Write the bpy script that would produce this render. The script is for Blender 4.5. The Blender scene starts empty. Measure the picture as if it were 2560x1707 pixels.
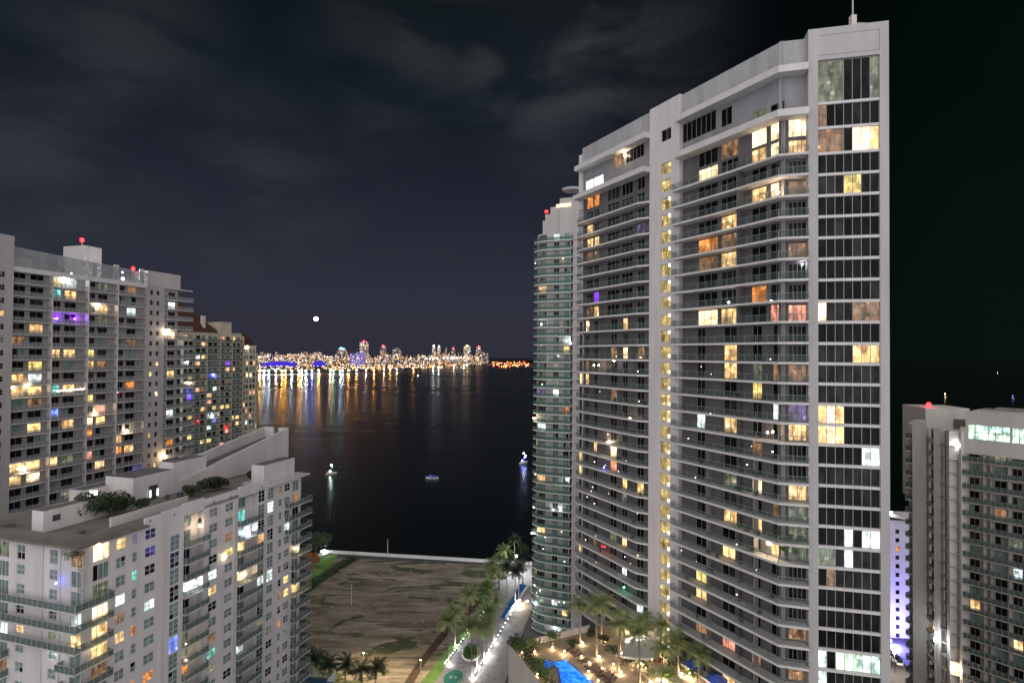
import bpy, math, random
from mathutils import Vector, Matrix, noise
random.seed(11)
R = math.radians
sc = bpy.context.scene
COL = sc.collection
# ------------------------------------------------------------------ camera
FL, CX, CY, HC = 1400.0, 1280.0, 864.0, 96.0
PITCH, ROLL = R(0.9), R(0.45)
fwd = Vector((0, math.cos(PITCH), math.sin(PITCH)))
r0 = Vector((1, 0, 0)); u0 = Vector((0, -math.sin(PITCH), math.cos(PITCH)))
rgt = r0 * math.cos(ROLL) + u0 * math.sin(ROLL)
upv = u0 * math.cos(ROLL) - r0 * math.sin(ROLL)
CAM = Vector((0, 0, HC))
cd = bpy.data.cameras.new('camera'); cam = bpy.data.objects.new('camera', cd); COL.objects.link(cam)
cam.matrix_world = Matrix(((rgt.x, upv.x, -fwd.x, 0), (rgt.y, upv.y, -fwd.y, 0), (rgt.z, upv.z, -fwd.z, HC), (0, 0, 0, 1)))
cd.sensor_width = 36; cd.lens = FL / 2560 * 36; cd.shift_y = 10.5 / 2560
cd.clip_start = 0.5; cd.clip_end = 40000
sc.camera = cam
def ray(px, py): return fwd * FL + rgt * (px - CX) + upv * (CY - py)
def proj(p):
    d = Vector(p) - CAM; k = FL / d.dot(fwd)
    return CX + d.dot(rgt) * k, CY - d.dot(upv) * k
def onz(px, py, z=0.0):
    d = ray(px, py); t = (z - HC) / d.z
    return CAM + d * t
def ony(px, py, Y):
    d = ray(px, py); return CAM + d * (Y / d.y)

# ------------------------------------------------------------------ object helpers
def tag(o, label=None, cat=None, group=None, kind=None):
    if label: o['label'] = label
    if cat: o['category'] = cat
    if group: o['group'] = group
    if kind: o['kind'] = kind
    return o
def empty(name, loc=(0, 0, 0), rz=0.0):
    o = bpy.data.objects.new(name, None); COL.objects.link(o)
    o.location = loc; o.rotation_euler = (0, 0, rz); o.empty_display_size = 0.3
    return o
def attach(o, parent):
    # every object keeps its world placement in its own location/rotation
    o.parent = parent
    o.matrix_parent_inverse = Matrix.LocRotScale(parent.location, parent.rotation_euler, None).inverted()
class MB:
    def __init__(s): s.v = []; s.f = []; s.m = []
    def face(s, pts, m=0):
        n = len(s.v); s.v.extend([tuple(p) for p in pts]); s.f.append(tuple(range(n, n + len(pts)))); s.m.append(m)
    def hexa(s, b, t, m=0):
        n = len(s.v); s.v.extend([tuple(p) for p in b]); s.v.extend([tuple(p) for p in t]); k = len(b)
        s.f.append(tuple(n + i for i in reversed(range(k)))); s.m.append(m)
        s.f.append(tuple(n + k + i for i in range(k))); s.m.append(m)
        for i in range(k):
            j = (i + 1) % k
            s.f.append((n + i, n + j, n + k + j, n + k + i)); s.m.append(m)
    def prism(s, pts, z0, z1, m=0):
        # pts counter-clockwise 2D
        a = sum(pts[i][0] * pts[(i + 1) % len(pts)][1] - pts[(i + 1) % len(pts)][0] * pts[i][1] for i in range(len(pts)))
        if a < 0: pts = list(reversed(pts))
        zz0 = z0 if isinstance(z0, (list, tuple)) else [z0] * len(pts)
        zz1 = z1 if isinstance(z1, (list, tuple)) else [z1] * len(pts)
        if a < 0: zz0 = list(reversed(zz0)); zz1 = list(reversed(zz1))
        s.hexa([(p[0], p[1], z) for p, z in zip(pts, zz0)], [(p[0], p[1], z) for p, z in zip(pts, zz1)], m)
    def box(s, c, d, m=0, rz=0.0):
        x, y, z = c; a, b, h = d[0] / 2, d[1] / 2, d[2] / 2; cr, sr = math.cos(rz), math.sin(rz)
        s.prism([(x + u * cr - w * sr, y + u * sr + w * cr) for u, w in ((-a, -b), (a, -b), (a, b), (-a, b))], z - h, z + h, m)
    def bar(s, p, q, t, m=0, h=None):
        # upright-sided bar between two points
        p = Vector(p); q = Vector(q); d = q - p; h = h or t
        if abs(d.x) + abs(d.y) < 1e-6:
            s.box(((p.x + q.x) / 2, (p.y + q.y) / 2, (p.z + q.z) / 2), (t, t, abs(d.z)), m); return
        n = Vector((-d.y, d.x, 0)).normalized() * t / 2; k = Vector((0, 0, h / 2))
        a = [p - n - k, q - n - k, q + n - k, p + n - k]; b = [v + 2 * k for v in a]
        s.hexa(a, b, m)
    def tube(s, pts, rad, m=0, n=6, cap=True):
        pts = [Vector(p) for p in pts]; st = len(s.v)
        for i, p in enumerate(pts):
            d = (pts[min(i + 1, len(pts) - 1)] - pts[max(i - 1, 0)]).normalized()
            a = d.orthogonal().normalized() if abs(d.z) < .95 else Vector((1, 0, 0)); a = (a - d * a.dot(d)).normalized(); b = d.cross(a)
            r = rad[i] if isinstance(rad, (list, tuple)) else rad
            for k in range(n):
                w = 2 * math.pi * k / n; s.v.append(tuple(p + a * math.cos(w) * r + b * math.sin(w) * r))
        for i in range(len(pts) - 1):
            for k in range(n):
                j = (k + 1) % n; s.f.append((st + i * n + k, st + i * n + j, st + (i + 1) * n + j, st + (i + 1) * n + k)); s.m.append(m)
        if cap:
            s.f.append(tuple(st + (len(pts) - 1) * n + k for k in range(n))); s.m.append(m)
            s.f.append(tuple(st + k for k in reversed(range(n)))); s.m.append(m)
    def ball(s, c, r, m=0, n=6, k=4, sz=1.0):
        st = len(s.v); c = Vector(c)
        s.v.append(tuple(c + Vector((0, 0, r * sz))))
        for i in range(1, k):
            a = math.pi * i / k
            for j in range(n):
                b = 2 * math.pi * j / n; s.v.append(tuple(c + Vector((math.sin(a) * math.cos(b) * r, math.sin(a) * math.sin(b) * r, math.cos(a) * r * sz))))
        s.v.append(tuple(c - Vector((0, 0, r * sz)))); e = len(s.v) - 1
        for j in range(n):
            jj = (j + 1) % n
            s.f.append((st, st + 1 + j, st + 1 + jj)); s.m.append(m)
            for i in range(k - 2):
                s.f.append((st + 1 + i * n + j, st + 1 + (i + 1) * n + j, st + 1 + (i + 1) * n + jj, st + 1 + i * n + jj)); s.m.append(m)
            s.f.append((e, st + 1 + (k - 2) * n + jj, st + 1 + (k - 2) * n + j)); s.m.append(m)
    def build(s, name, mats, parent=None, smooth=False, origin=None):
        if not isinstance(mats, (list, tuple)): mats = [mats]
        me = bpy.data.meshes.new(name)
        o0 = Vector(origin) if origin is not None else None
        vs = s.v if o0 is None else [(v[0] - o0.x, v[1] - o0.y, v[2] - o0.z) for v in s.v]
        me.from_pydata(vs, [], s.f)
        for m in mats: me.materials.append(m)
        if len(mats) > 1: me.polygons.foreach_set('material_index', s.m)
        if smooth: me.polygons.foreach_set('use_smooth', [True] * len(s.f))
        me.update()
        o = bpy.data.objects.new(name, me); COL.objects.link(o)
        if o0 is not None: o.location = o0
        if parent is not None: attach(o, parent)
        return o

# ------------------------------------------------------------------ materials
MATS = {}
def newmat(name):
    m = bpy.data.materials.new(name); m.use_nodes = True; nt = m.node_tree; nt.nodes.clear()
    out = nt.nodes.new('ShaderNodeOutputMaterial'); return m, nt, out
def N(nt, t, **kw):
    n = nt.nodes.new(t)
    for k, v in kw.items():
        if k[0] == '_': n.inputs[k[1:].replace('_', ' ')].default_value = v
        else: setattr(n, k, v)
    return n
def c4(c): return (c[0], c[1], c[2], 1)
def pm(name, col, rough=.7, var=.12, scale=.6, col2=None, metal=0.0, alpha=1.0, spec=.5, stretch=(1, 1, 1), bump=0.0, fine=0.0):
    """surface with soft stains: two colours mixed by large noise, small noise on top"""
    m, nt, out = newmat(name); L = nt.links
    b = N(nt, 'ShaderNodeBsdfPrincipled'); L.new(b.outputs[0], out.inputs[0])
    b.inputs['Roughness'].default_value = rough; b.inputs['Metallic'].default_value = metal
    b.inputs['Alpha'].default_value = alpha; b.inputs['Specular IOR Level'].default_value = spec
    if col2 is None: col2 = tuple(x * (1 - 2 * var) for x in col)
    tc = N(nt, 'ShaderNodeTexCoord'); mp = N(nt, 'ShaderNodeMapping'); mp.inputs['Scale'].default_value = stretch
    L.new(tc.outputs['Object'], mp.inputs[0])
    nz = N(nt, 'ShaderNodeTexNoise', _Scale=scale, _Detail=5.0, _Roughness=.65); L.new(mp.outputs[0], nz.inputs[0])
    rp = N(nt, 'ShaderNodeValToRGB'); L.new(nz.outputs[0], rp.inputs[0])
    rp.color_ramp.elements[0].position = .35; rp.color_ramp.elements[1].position = .65
    rp.color_ramp.elements[0].color = c4(col2); rp.color_ramp.elements[1].color = c4(col)
    L.new(rp.outputs[0], b.inputs['Base Color'])
    if bump:
        bp = N(nt, 'ShaderNodeBump', _Strength=bump, _Distance=.3); L.new(nz.outputs[0], bp.inputs['Height']); L.new(bp.outputs[0], b.inputs['Normal'])
    MATS[name] = m; return m
def em(name, col, st, sample=True):
    m, nt, out = newmat(name); e = N(nt, 'ShaderNodeEmission', _Color=c4(col), _Strength=st); nt.links.new(e.outputs[0], out.inputs[0])
    if not sample: m.cycles.emission_sampling = 'NONE'
    MATS[name] = m; return m
def litmat(name, col, st, dark=.35, sample='NONE'):
    """a lit room seen through its window: curtains as vertical folds, furniture silhouettes low down, brighter ceiling"""
    m, nt, out = newmat(name); L = nt.links
    tc = N(nt, 'ShaderNodeTexCoord'); geo = N(nt, 'ShaderNodeNewGeometry')
    mp = N(nt, 'ShaderNodeMapping'); mp.inputs['Scale'].default_value = (1, 1, .35); L.new(geo.outputs['Position'], mp.inputs[0])
    n1 = N(nt, 'ShaderNodeTexNoise', _Scale=1.1, _Detail=2.0); L.new(mp.outputs[0], n1.inputs[0])
    vo = N(nt, 'ShaderNodeTexVoronoi', _Scale=.9); vo.feature = 'F1'; vo.distance = 'CHEBYCHEV'; L.new(geo.outputs['Position'], vo.inputs['Vector'])
    bw = N(nt, 'ShaderNodeSeparateColor'); L.new(vo.outputs['Color'], bw.inputs[0])
    r1 = N(nt, 'ShaderNodeMapRange', _From_Min=.35, _From_Max=.6, _To_Min=dark, _To_Max=1.15); L.new(n1.outputs[0], r1.inputs[0])
    r2 = N(nt, 'ShaderNodeMapRange', _From_Min=0.1, _From_Max=.5, _To_Min=.45, _To_Max=1.0); L.new(bw.outputs[0], r2.inputs[0])
    mu = N(nt, 'ShaderNodeMath', operation='MULTIPLY'); L.new(r1.outputs[0], mu.inputs[0]); L.new(r2.outputs[0], mu.inputs[1])
    # table lamps and ceiling spots inside, finer curtain folds
    v2 = N(nt, 'ShaderNodeTexVoronoi', _Scale=.62); L.new(geo.outputs['Position'], v2.inputs['Vector'])
    sp_ = N(nt, 'ShaderNodeMapRange', _From_Min=.22, _From_Max=.08, _To_Min=1.0, _To_Max=3.2); L.new(v2.outputs['Distance'], sp_.inputs[0])
    n3 = N(nt, 'ShaderNodeTexNoise', _Scale=5.5, _Detail=1.0); L.new(mp.outputs[0], n3.inputs[0])
    r3 = N(nt, 'ShaderNodeMapRange', _From_Min=.35, _From_Max=.65, _To_Min=.72, _To_Max=1.15); L.new(n3.outputs[0], r3.inputs[0])
    q1 = N(nt, 'ShaderNodeMath', operation='MULTIPLY'); L.new(mu.outputs[0], q1.inputs[0]); L.new(sp_.outputs[0], q1.inputs[1])
    mu = N(nt, 'ShaderNodeMath', operation='MULTIPLY'); L.new(q1.outputs[0], mu.inputs[0]); L.new(r3.outputs[0], mu.inputs[1])
    m2 = N(nt, 'ShaderNodeMath', operation='MULTIPLY'); L.new(mu.outputs[0], m2.inputs[0]); m2.inputs[1].default_value = st * .68
    mc = N(nt, 'ShaderNodeMix', data_type='RGBA'); L.new(bw.outputs[1], mc.inputs[0])
    mc.inputs[6].default_value = c4(col); mc.inputs[7].default_value = c4((col[0] * .95, col[1] * .78, col[2] * .6))
    e = N(nt, 'ShaderNodeEmission'); L.new(mc.outputs[2], e.inputs[0]); L.new(m2.outputs[0], e.inputs[1])
    g = N(nt, 'ShaderNodeBsdfGlossy', _Roughness=.05); g.inputs[0].default_value = (.06, .06, .06, 1)
    ad = N(nt, 'ShaderNodeAddShader'); L.new(e.outputs[0], ad.inputs[0]); L.new(g.outputs[0], ad.inputs[1]); L.new(ad.outputs[0], out.inputs[0])
    m.cycles.emission_sampling = sample
    MATS[name] = m; return m
def glassmat(name, c1, c2, rough=.12):
    """unlit pane: dark glass with blinds and rooms of differing greys behind it"""
    m, nt, out = newmat(name); L = nt.links
    b = N(nt, 'ShaderNodeBsdfPrincipled', _Roughness=rough); b.inputs['Specular IOR Level'].default_value = .1
    geo = N(nt, 'ShaderNodeNewGeometry'); mp = N(nt, 'ShaderNodeMapping'); mp.inputs['Scale'].default_value = (1, 1, .4); L.new(geo.outputs['Position'], mp.inputs[0])
    n1 = N(nt, 'ShaderNodeTexNoise', _Scale=.8, _Detail=3.0); L.new(mp.outputs[0], n1.inputs[0])
    rp = N(nt, 'ShaderNodeValToRGB'); L.new(n1.outputs[0], rp.inputs[0]); rp.color_ramp.elements[0].position = .38; rp.color_ramp.elements[1].position = .62
    rp.color_ramp.elements[0].color = c4(c1); rp.color_ramp.elements[1].color = c4(c2)
    L.new(rp.outputs[0], b.inputs['Base Color']); L.new(b.outputs[0], out.inputs[0]); MATS[name] = m; return m

wall_e = pm('end_concrete_dimmed', (.40, .385, .385), .85, .08, .35, stretch=(1, 1, .14))  # tower concrete, colour darkened on this end to offset the frontal glow
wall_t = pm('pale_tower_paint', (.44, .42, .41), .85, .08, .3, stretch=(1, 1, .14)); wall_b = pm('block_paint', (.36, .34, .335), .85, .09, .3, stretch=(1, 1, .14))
wall_u = pm('grey_upper_stucco', (.25, .25, .27), .85, .12, .35, stretch=(1, 1, .3))
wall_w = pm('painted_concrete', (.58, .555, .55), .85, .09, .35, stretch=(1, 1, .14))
wall_g = pm('shaded_grey_stucco', (.12, .113, .12), .85, .16, .35, stretch=(1, 1, .3))  # grey stucco with the shade of the balcony recesses put into its colour
wall_c = pm('cream_stucco', (.54, .515, .475), .85, .08, .3, stretch=(1, 1, .3))
wall_l = pm('tower_white', (.52, .49, .48), .85, .07, .2, stretch=(1, 1, .25))
wall_d = pm('mid_grey_stucco', (.27, .255, .25), .85, .1, .3, stretch=(1, 1, .3))  # mid-grey stucco of divider walls and rooftop plant
wall_r = pm('warm_stucco', (.38, .35, .31), .85, .1, .3, stretch=(1, 1, .3))
parap = pm('weathered_parapet', (.36, .36, .37), .9, .14, .4, stretch=(1, 1, .15))
slab_w = pm('slab_edge', (.55, .54, .53), .8, .07, .5)
slab_t = pm('slab_pale_green', (.66, .70, .62), .8, .06, .5); slab_g = pm('slab_edge_greenish', (.46, .48, .45), .8, .08, .5)
roofm = pm('roof_membrane', (.2, .18, .16), .95, .2, .12, bump=.2)
roofd = pm('dark_roof_gravel', (.12, .12, .12), .95, .2, .4)
brown = pm('brown_roof_tiles', (.075, .022, .014), .8, .2, 1.5)
metal = pm('rail_metal', (.42, .44, .43), .45, .05, 1.0, metal=.3)
metal_m = pm('rail_metal_dim', (.2, .23, .22), .5, .05, 1.0)
metal_d = pm('dark_metal', (.06, .06, .065), .5, .1, 1.0)
frame_w = pm('window_frame', (.5, .5, .49), .6, .04, 1.0)
frame_d = pm('mullion', (.26, .24, .23), .5, .05, 1.0)
g_black = glassmat('glass_black', (.003, .004, .004), (.012, .014, .014))
g_teal = glassmat('glass_blinds', (.11, .16, .155), (.19, .245, .235), .25)
g_green = glassmat('glass_green', (.12, .19, .17), (.22, .31, .285), .2)
g_grey = glassmat('glass_curtain_grey', (.01, .012, .012), (.035, .04, .038), .2)
def railglass(name, col, alpha):
    m = pm(name, col, .35, .1, .5, alpha=alpha, spec=.12); return m
rg_main = railglass('rail_glass', (.09, .13, .12), .2)
rg_picket = railglass('picket_panel', (.3, .3, .3), .4)
rg_dark = railglass('rail_glass_dark', (.10, .15, .135), .5)
rg_green = railglass('rail_glass_green', (.09, .18, .15), .55)
rg_pale = railglass('screen_glass', (.35, .38, .38), .5)
LM = {
 'w': litmat('room_warm', (1.0, .66, .3), 1.7), 'W': litmat('room_warm_bright', (1.0, .8, .5), 2.6, .6),
 'd': litmat('room_dim_warm', (.62, .36, .2), .55), 'o': litmat('room_orange', (1.0, .38, .1), 1.1),
 'c': litmat('room_cool', (.68, .88, 1.0), 1.9, .5), 'C': litmat('room_cool_bright', (.75, .95, 1.0), 3.0, .6),
 'y': litmat('room_yellow', (1.0, .82, .3), 1.3, .5), 't': litmat('room_teal', (.2, .85, .8), 1.2),
 'b': litmat('room_blue', (.15, .25, 1.0), 2.0), 'p': litmat('room_purple', (.22, .04, 1.0), 2.2, .6),
 'q': litmat('room_dim_purple', (.3, .22, .6), .6), 'k': litmat('room_pink', (1.0, .42, .32), 1.3),
 'g': litmat('room_dim_green', (.45, .55, .4), .4), 's': litmat('stair_yellow', (.9, .72, .3), .75, .45),
 'r': litmat('room_red', (1.0, .12, .06), 1.0), 'G': litmat('room_green_white', (.6, 1.0, .85), 2.2, .35)}
lamp_w = em('lamp_warm', (1, .72, .42), 40); lamp_c = em('lamp_cool', (.85, .93, 1), 40)
lamp_ws = em('lamp_warm_small', (1, .72, .42), 7, False); lamp_cs = em('lamp_cool_small', (.85, .93, 1), 7, False)
lamp_r = em('beacon_red', (1, .008, .01), 14); lamp_b = em('lamp_blue', (.08, .1, 1), 20)
def translucent(m, col, f=.45):
    nt = m.node_tree; L = nt.links; out = [n for n in nt.nodes if n.type == 'OUTPUT_MATERIAL'][0]; b = [n for n in nt.nodes if n.type == 'BSDF_PRINCIPLED'][0]
    t = N(nt, 'ShaderNodeBsdfTranslucent'); t.inputs[0].default_value = c4(col); x = N(nt, 'ShaderNodeMixShader'); x.inputs[0].default_value = f
    L.new(b.outputs[0], x.inputs[1]); L.new(t.outputs[0], x.inputs[2]); L.new(x.outputs[0], out.inputs[0])
leafd = pm('leaves_dark', (.035, .06, .02), .7, .2, 1.2); leafg = pm('leaves_green', (.09, .16, .05), .6, .2, 1.2)
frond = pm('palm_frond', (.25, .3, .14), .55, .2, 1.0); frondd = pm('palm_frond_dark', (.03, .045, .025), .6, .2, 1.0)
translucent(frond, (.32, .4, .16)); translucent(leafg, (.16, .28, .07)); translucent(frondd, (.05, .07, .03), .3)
bark = pm('palm_bark', (.24, .19, .14), .9, .15, 2.0, stretch=(1, 1, 4))

# ------------------------------------------------------------------ pixel notes of lit rooms (source pixels of the photo, colour letter)
SPOTS = []
def spots(ox, oy, k, lst):
    for x, y, c in lst: SPOTS.append((ox + x * k, oy + y * k, c))
A = (1600, 400, .2979); B = (1600, 850, .2979); Cc = (1600, 1240, .2979)
spots(*A, [(570, 90, 'W'), (1010, 285, 'w'), (1180, 235, 'W'), (1290, 225, 'd'), (750, 480, 'w'), (545, 695, 'o'), (750, 670, 'd'), (780, 820, 'w'), (520, 860, 'd'),
  (515, 1310, 'W'), (760, 1290, 'w'), (1160, 1275, 'k'), (1310, 1265, 'k'), (1715, 180, 'y'), (1790, 180, 'y'), (1520, 1310, 'W'), (1820, 1270, 'd'), (1890, 1270, 'd'), (1960, 1270, 'd')])
spots(*B, [(760, 85, 'w'), (980, 225, 'g'), (1160, 240, 'd'), (1310, 240, 'd'), (980, 445, 'y'), (1180, 550, 'c'), (1310, 560, 'q'), (512, 625, 'c'), (755, 680, 'w'),
  (1320, 745, 'w'), (750, 1110, 'g'), (975, 1180, 'W'), (1270, 1410, 'g'), (1160, 1360, 'd'), (750, 1410, 'w'), (1815, 120, 'w'), (1890, 120, 'w'), (1960, 120, 'w'),
  (1520, 620, 'w'), (1590, 620, 'W'), (1665, 620, 'w'), (1515, 790, 'w'), (1590, 790, 'W'), (1665, 790, 'w'), (1890, 1000, 'c'), (1960, 1000, 'C')])
spots(*Cc, [(745, 110, 'w'), (970, 200, 'w'), (1030, 390, 'w'), (1150, 420, 'w'), (745, 430, 'w'), (510, 630, 'y'), (1280, 1095, 'd'), (745, 1180, 'k'), (510, 1040, 'd'),
  (745, 1480, 'w'), (1300, 240, 'g'), (1280, 420, 'g'), (1730, 340, 'c'), (1890, 320, 'c'), (1960, 320, 'C'), (1730, 510, 'c'), (1700, 1370, 'c'), (1740, 1380, 'G'),
  (1820, 1390, 'G'), (1890, 1400, 'c'), (1960, 1410, 'G'), (1540, 1340, 'c'), (1540, 1490, 'c'), (1510, 450, 'g'), (1590, 480, 'g'), (1600, 700, 'd')])
spots(1650, 0, .319, [(780, 1080, 'W'), (925, 1030, 'W'), (1075, 980, 'W'), (780, 1200, 'w'), (925, 1160, 'W'), (1080, 1140, 'w'), (380, 1340, 'W'), (570, 1140, 'd'),
  (800, 860, 'g'), (1280, 1100, 'd'), (1350, 1090, 'd'), (1415, 1090, 'd'), (1550, 1080, 'W'), (1620, 1080, 'W'), (1690, 1080, 'w'), (1280, 700, 'g'), (1350, 690, 'g'), (1420, 690, 'g'), (1690, 690, 'g'), (1260, 940, 'd')])
spots(1300, 350, .3508, [(495, 310, 'C'), (560, 280, 'C'), (500, 430, 'o'), (560, 410, 'o'), (560, 480, 'd'), (500, 610, 'w'), (570, 590, 'w'), (500, 720, 'w'), (560, 700, 'w'),
  (500, 810, 'd'), (550, 800, 'd'), (550, 1100, 'p'), (840, 620, 'q'), (880, 615, 'q'), (445, 1215, 'w'), (500, 1210, 'd'), (555, 1200, 'w'), (480, 1310, 'W'), (770, 1280, 'w'),
  (500, 1400, 'd'), (770, 1490, 'W'), (680, 1490, 'd'), (870, 1490, 'd'), (145, 1065, 'w'), (320, 1490, 'y'), (740, 110, 'd')])
spots(1280, 850, .287, [(900, 80, 'w'), (1000, 80, 'W'), (1120, 80, 'd'), (612, 290, 'W'), (735, 880, 'w'), (870, 910, 'W'), (620, 980, 'w'), (850, 1030, 'w'), (1110, 1230, 'w'),
  (625, 1320, 'W'), (1070, 1350, 'w'), (455, 85, 'y'), (360, 470, 'C'), (460, 635, 'o'), (220, 690, 'W'), (350, 700, 'w'), (440, 705, 'W'), (350, 780, 'c'), (230, 770, 'c'), (230, 460, 'q'),
  (220, 920, 'y'), (440, 940, 'y'), (230, 1160, 'w'), (345, 1170, 'y'), (210, 1220, 'w'), (355, 1260, 'g'), (640, 620, 'd')])
spots(1280, 1200, .287, [(625, 100, 'w'), (1070, 130, 'o'), (1010, 370, 'd'), (1010, 490, 'w'), (1000, 750, 'c'), (280, 405, 'w'), (230, 405, 'w'), (345, 420, 'w'), (435, 520, 'q'),
  (200, 870, 'y'), (335, 900, 'y'), (200, 1050, 'c'), (345, 1090, 'c'), (1110, 1060, 'c')])
spots(0, 1280, .1703, [(140, 420, 'g'), (1470, 500, 'W'), (1770, 380, 'w'), (1770, 540, 'w'), (1980, 350, 'q'), (1110, 1480, 'c'), (1760, 1250, 'C'), (2190, 1310, 'c'), (1970, 900, 't'), (1170, 560, 'd')])
spots(0, 1440, .1703, [(1440, 500, 'W'), (1750, 590, 'd'), (1100, 870, 'w'), (1440, 800, 'w'), (1740, 860, 'w'), (1950, 760, 'o'), (1430, 1080, 'w'), (2170, 1440, 'o'),
  (1940, 1520, 'o'), (60, 650, 'c'), (270, 1210, 'b')])
spots(400, 1120, .1703, [(450, 1040, 'o'), (1240, 1010, 't'), (1260, 1230, 'W'), (1230, 1450, 'w'), (1020, 1310, 'd'), (1000, 1520, 'y'), (1490, 1340, 'w'), (2000, 700, 'd')])
spots(200, 1440, .1703, [(1590, 180, 'C'), (1940, 20, 'C'), (1340, 960, 'b'), (1590, 1150, 'd'), (1580, 1380, 'o'), (1920, 920, 'd'), (1920, 1130, 't'), (1930, 1380, 'g')])
spots(500, 1440, .1703, [(620, 40, 'W'), (650, 220, 'W'), (870, 80, 'c'), (1260, 215, 'y'), (1390, 160, 'w'), (1145, 290, 'o'), (1240, 800, 'g'), (1140, 690, 'o'), (1010, 760, 'g'), (1260, 20, 'y')])
spots(0, 550, .2979, [(590, 545, 'c'), (465, 635, 't'), (590, 645, 'w'), (860, 755, 'w'), (940, 765, 'w'), (1130, 770, 'c'), (475, 825, 'p'), (640, 825, 'p'), (1285, 935, 'd'),
  (1440, 950, 'W'), (1450, 705, 'C'), (860, 835, 'g'), (1040, 840, 'g'), (465, 1115, 'w'), (600, 1110, 'w'), (280, 1205, 'y'), (140, 1320, 'w'), (310, 1310, 'c'), (130, 1410, 'w'),
  (300, 1415, 'w'), (445, 1400, 't'), (1150, 1190, 'k'), (1120, 1370, 'o'), (750, 1475, 'y'), (1120, 1020, 'd'), (1440, 1285, 'w'), (1275, 1190, 'w'), (1325, 1190, 'w'), (1270, 1265, 'y'),
  (1315, 1435, 'W'), (150, 1010, 'd'), (1585, 1240, 'w'), (1665, 1290, 'w'), (1585, 1300, 'w'), (1580, 1370, 'W'), (1585, 1470, 'p'), (1790, 1290, 'b'), (1790, 1400, 'G'), (1915, 1185, 'p'),
  (1980, 1180, 'w'), (1910, 1235, 'w'), (2070, 1225, 'w'), (2105, 1225, 'w'), (2140, 1220, 'd'), (2030, 1280, 'w'), (2070, 1280, 'W'), (2105, 1280, 'W'), (2065, 1375, 'k'), (2100, 1370, 'p'),
  (2145, 1370, 'p'), (1800, 1180, 'd'), (1575, 1190, 'c'), (2080, 1065, 'w'), (2025, 1530, 'y'), (2065, 1525, 'y')])
spots(0, 900, .3401, [(980, 170, 'w'), (650, 260, 'y'), (750, 330, 'k'), (390, 360, 'b'), (255, 475, 'w'), (495, 440, 'w'), (650, 420, 'W'), (740, 410, 'w'), (870, 545, 'w'), (970, 535, 'W'),
  (870, 635, 'o'), (965, 615, 'w'), (640, 675, 'k'), (390, 715, 'w'), (255, 745, 'w'), (100, 760, 'w'), (110, 860, 'w'), (250, 840, 'W'), (640, 740, 'd'), (810, 505, 'w'), (650, 525, 'o'),
  (1100, 375, 'C'), (1100, 525, 'W'), (1145, 520, 'w'), (1155, 230, 'y'), (1250, 365, 'c'), (1565, 360, 'w'), (1560, 430, 'b'), (1665, 505, 'r'), (1725, 490, 'w'), (1380, 565, 'y'),
  (1775, 310, 'y'), (1810, 308, 'y'), (1240, 580, 'o'), (490, 700, 'g'), (1380, 200, 'w'), (1510, 200, 'w')])
spots(2240, 980, .1361, [(870, 900, 'c'), (1080, 930, 'C'), (1090, 1150, 'c'), (640, 880, 'g')])
spots(2160, 960, .4763, [(415, 820, 'w'), (475, 500, 'o'), (830, 860, 'g'), (710, 690, 'd'), (810, 1010, 'c'), (810, 1390, 'w'), (470, 1500, 'W'), (720, 370, 'g'), (350, 780, 'd')])

# ------------------------------------------------------------------ facade kit
class Face:
    """a vertical plane through p0 along d; n points out of the building"""
    def __init__(s, p0, d, n=None):
        s.p = Vector((p0[0], p0[1], 0)); s.d = Vector((d[0], d[1], 0)).normalized()
        s.n = Vector((s.d.y, -s.d.x, 0))
        if s.n.dot(Vector((CAM.x, CAM.y, 0)) - s.p) < 0: s.n = -s.n
        if n is not None and s.n.dot(Vector((n[0], n[1], 0))) < 0: s.n = -s.n
    def at(s, u, z, off=0.0): return s.p + s.d * u + s.n * off + Vector((0, 0, z))
    def xy(s, u, off=0.0): q = s.at(u, 0, off); return (q.x, q.y)
    def hit(s, px, py, off=0.0):
        r = ray(px, py); t = (s.p + s.n * off - CAM).dot(s.n) / r.dot(s.n); q = CAM + r * t - s.p
        return q.dot(s.d), q.z
    def u(s, px, py=900, off=0.0): return s.hit(px, py, off)[0]
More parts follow.
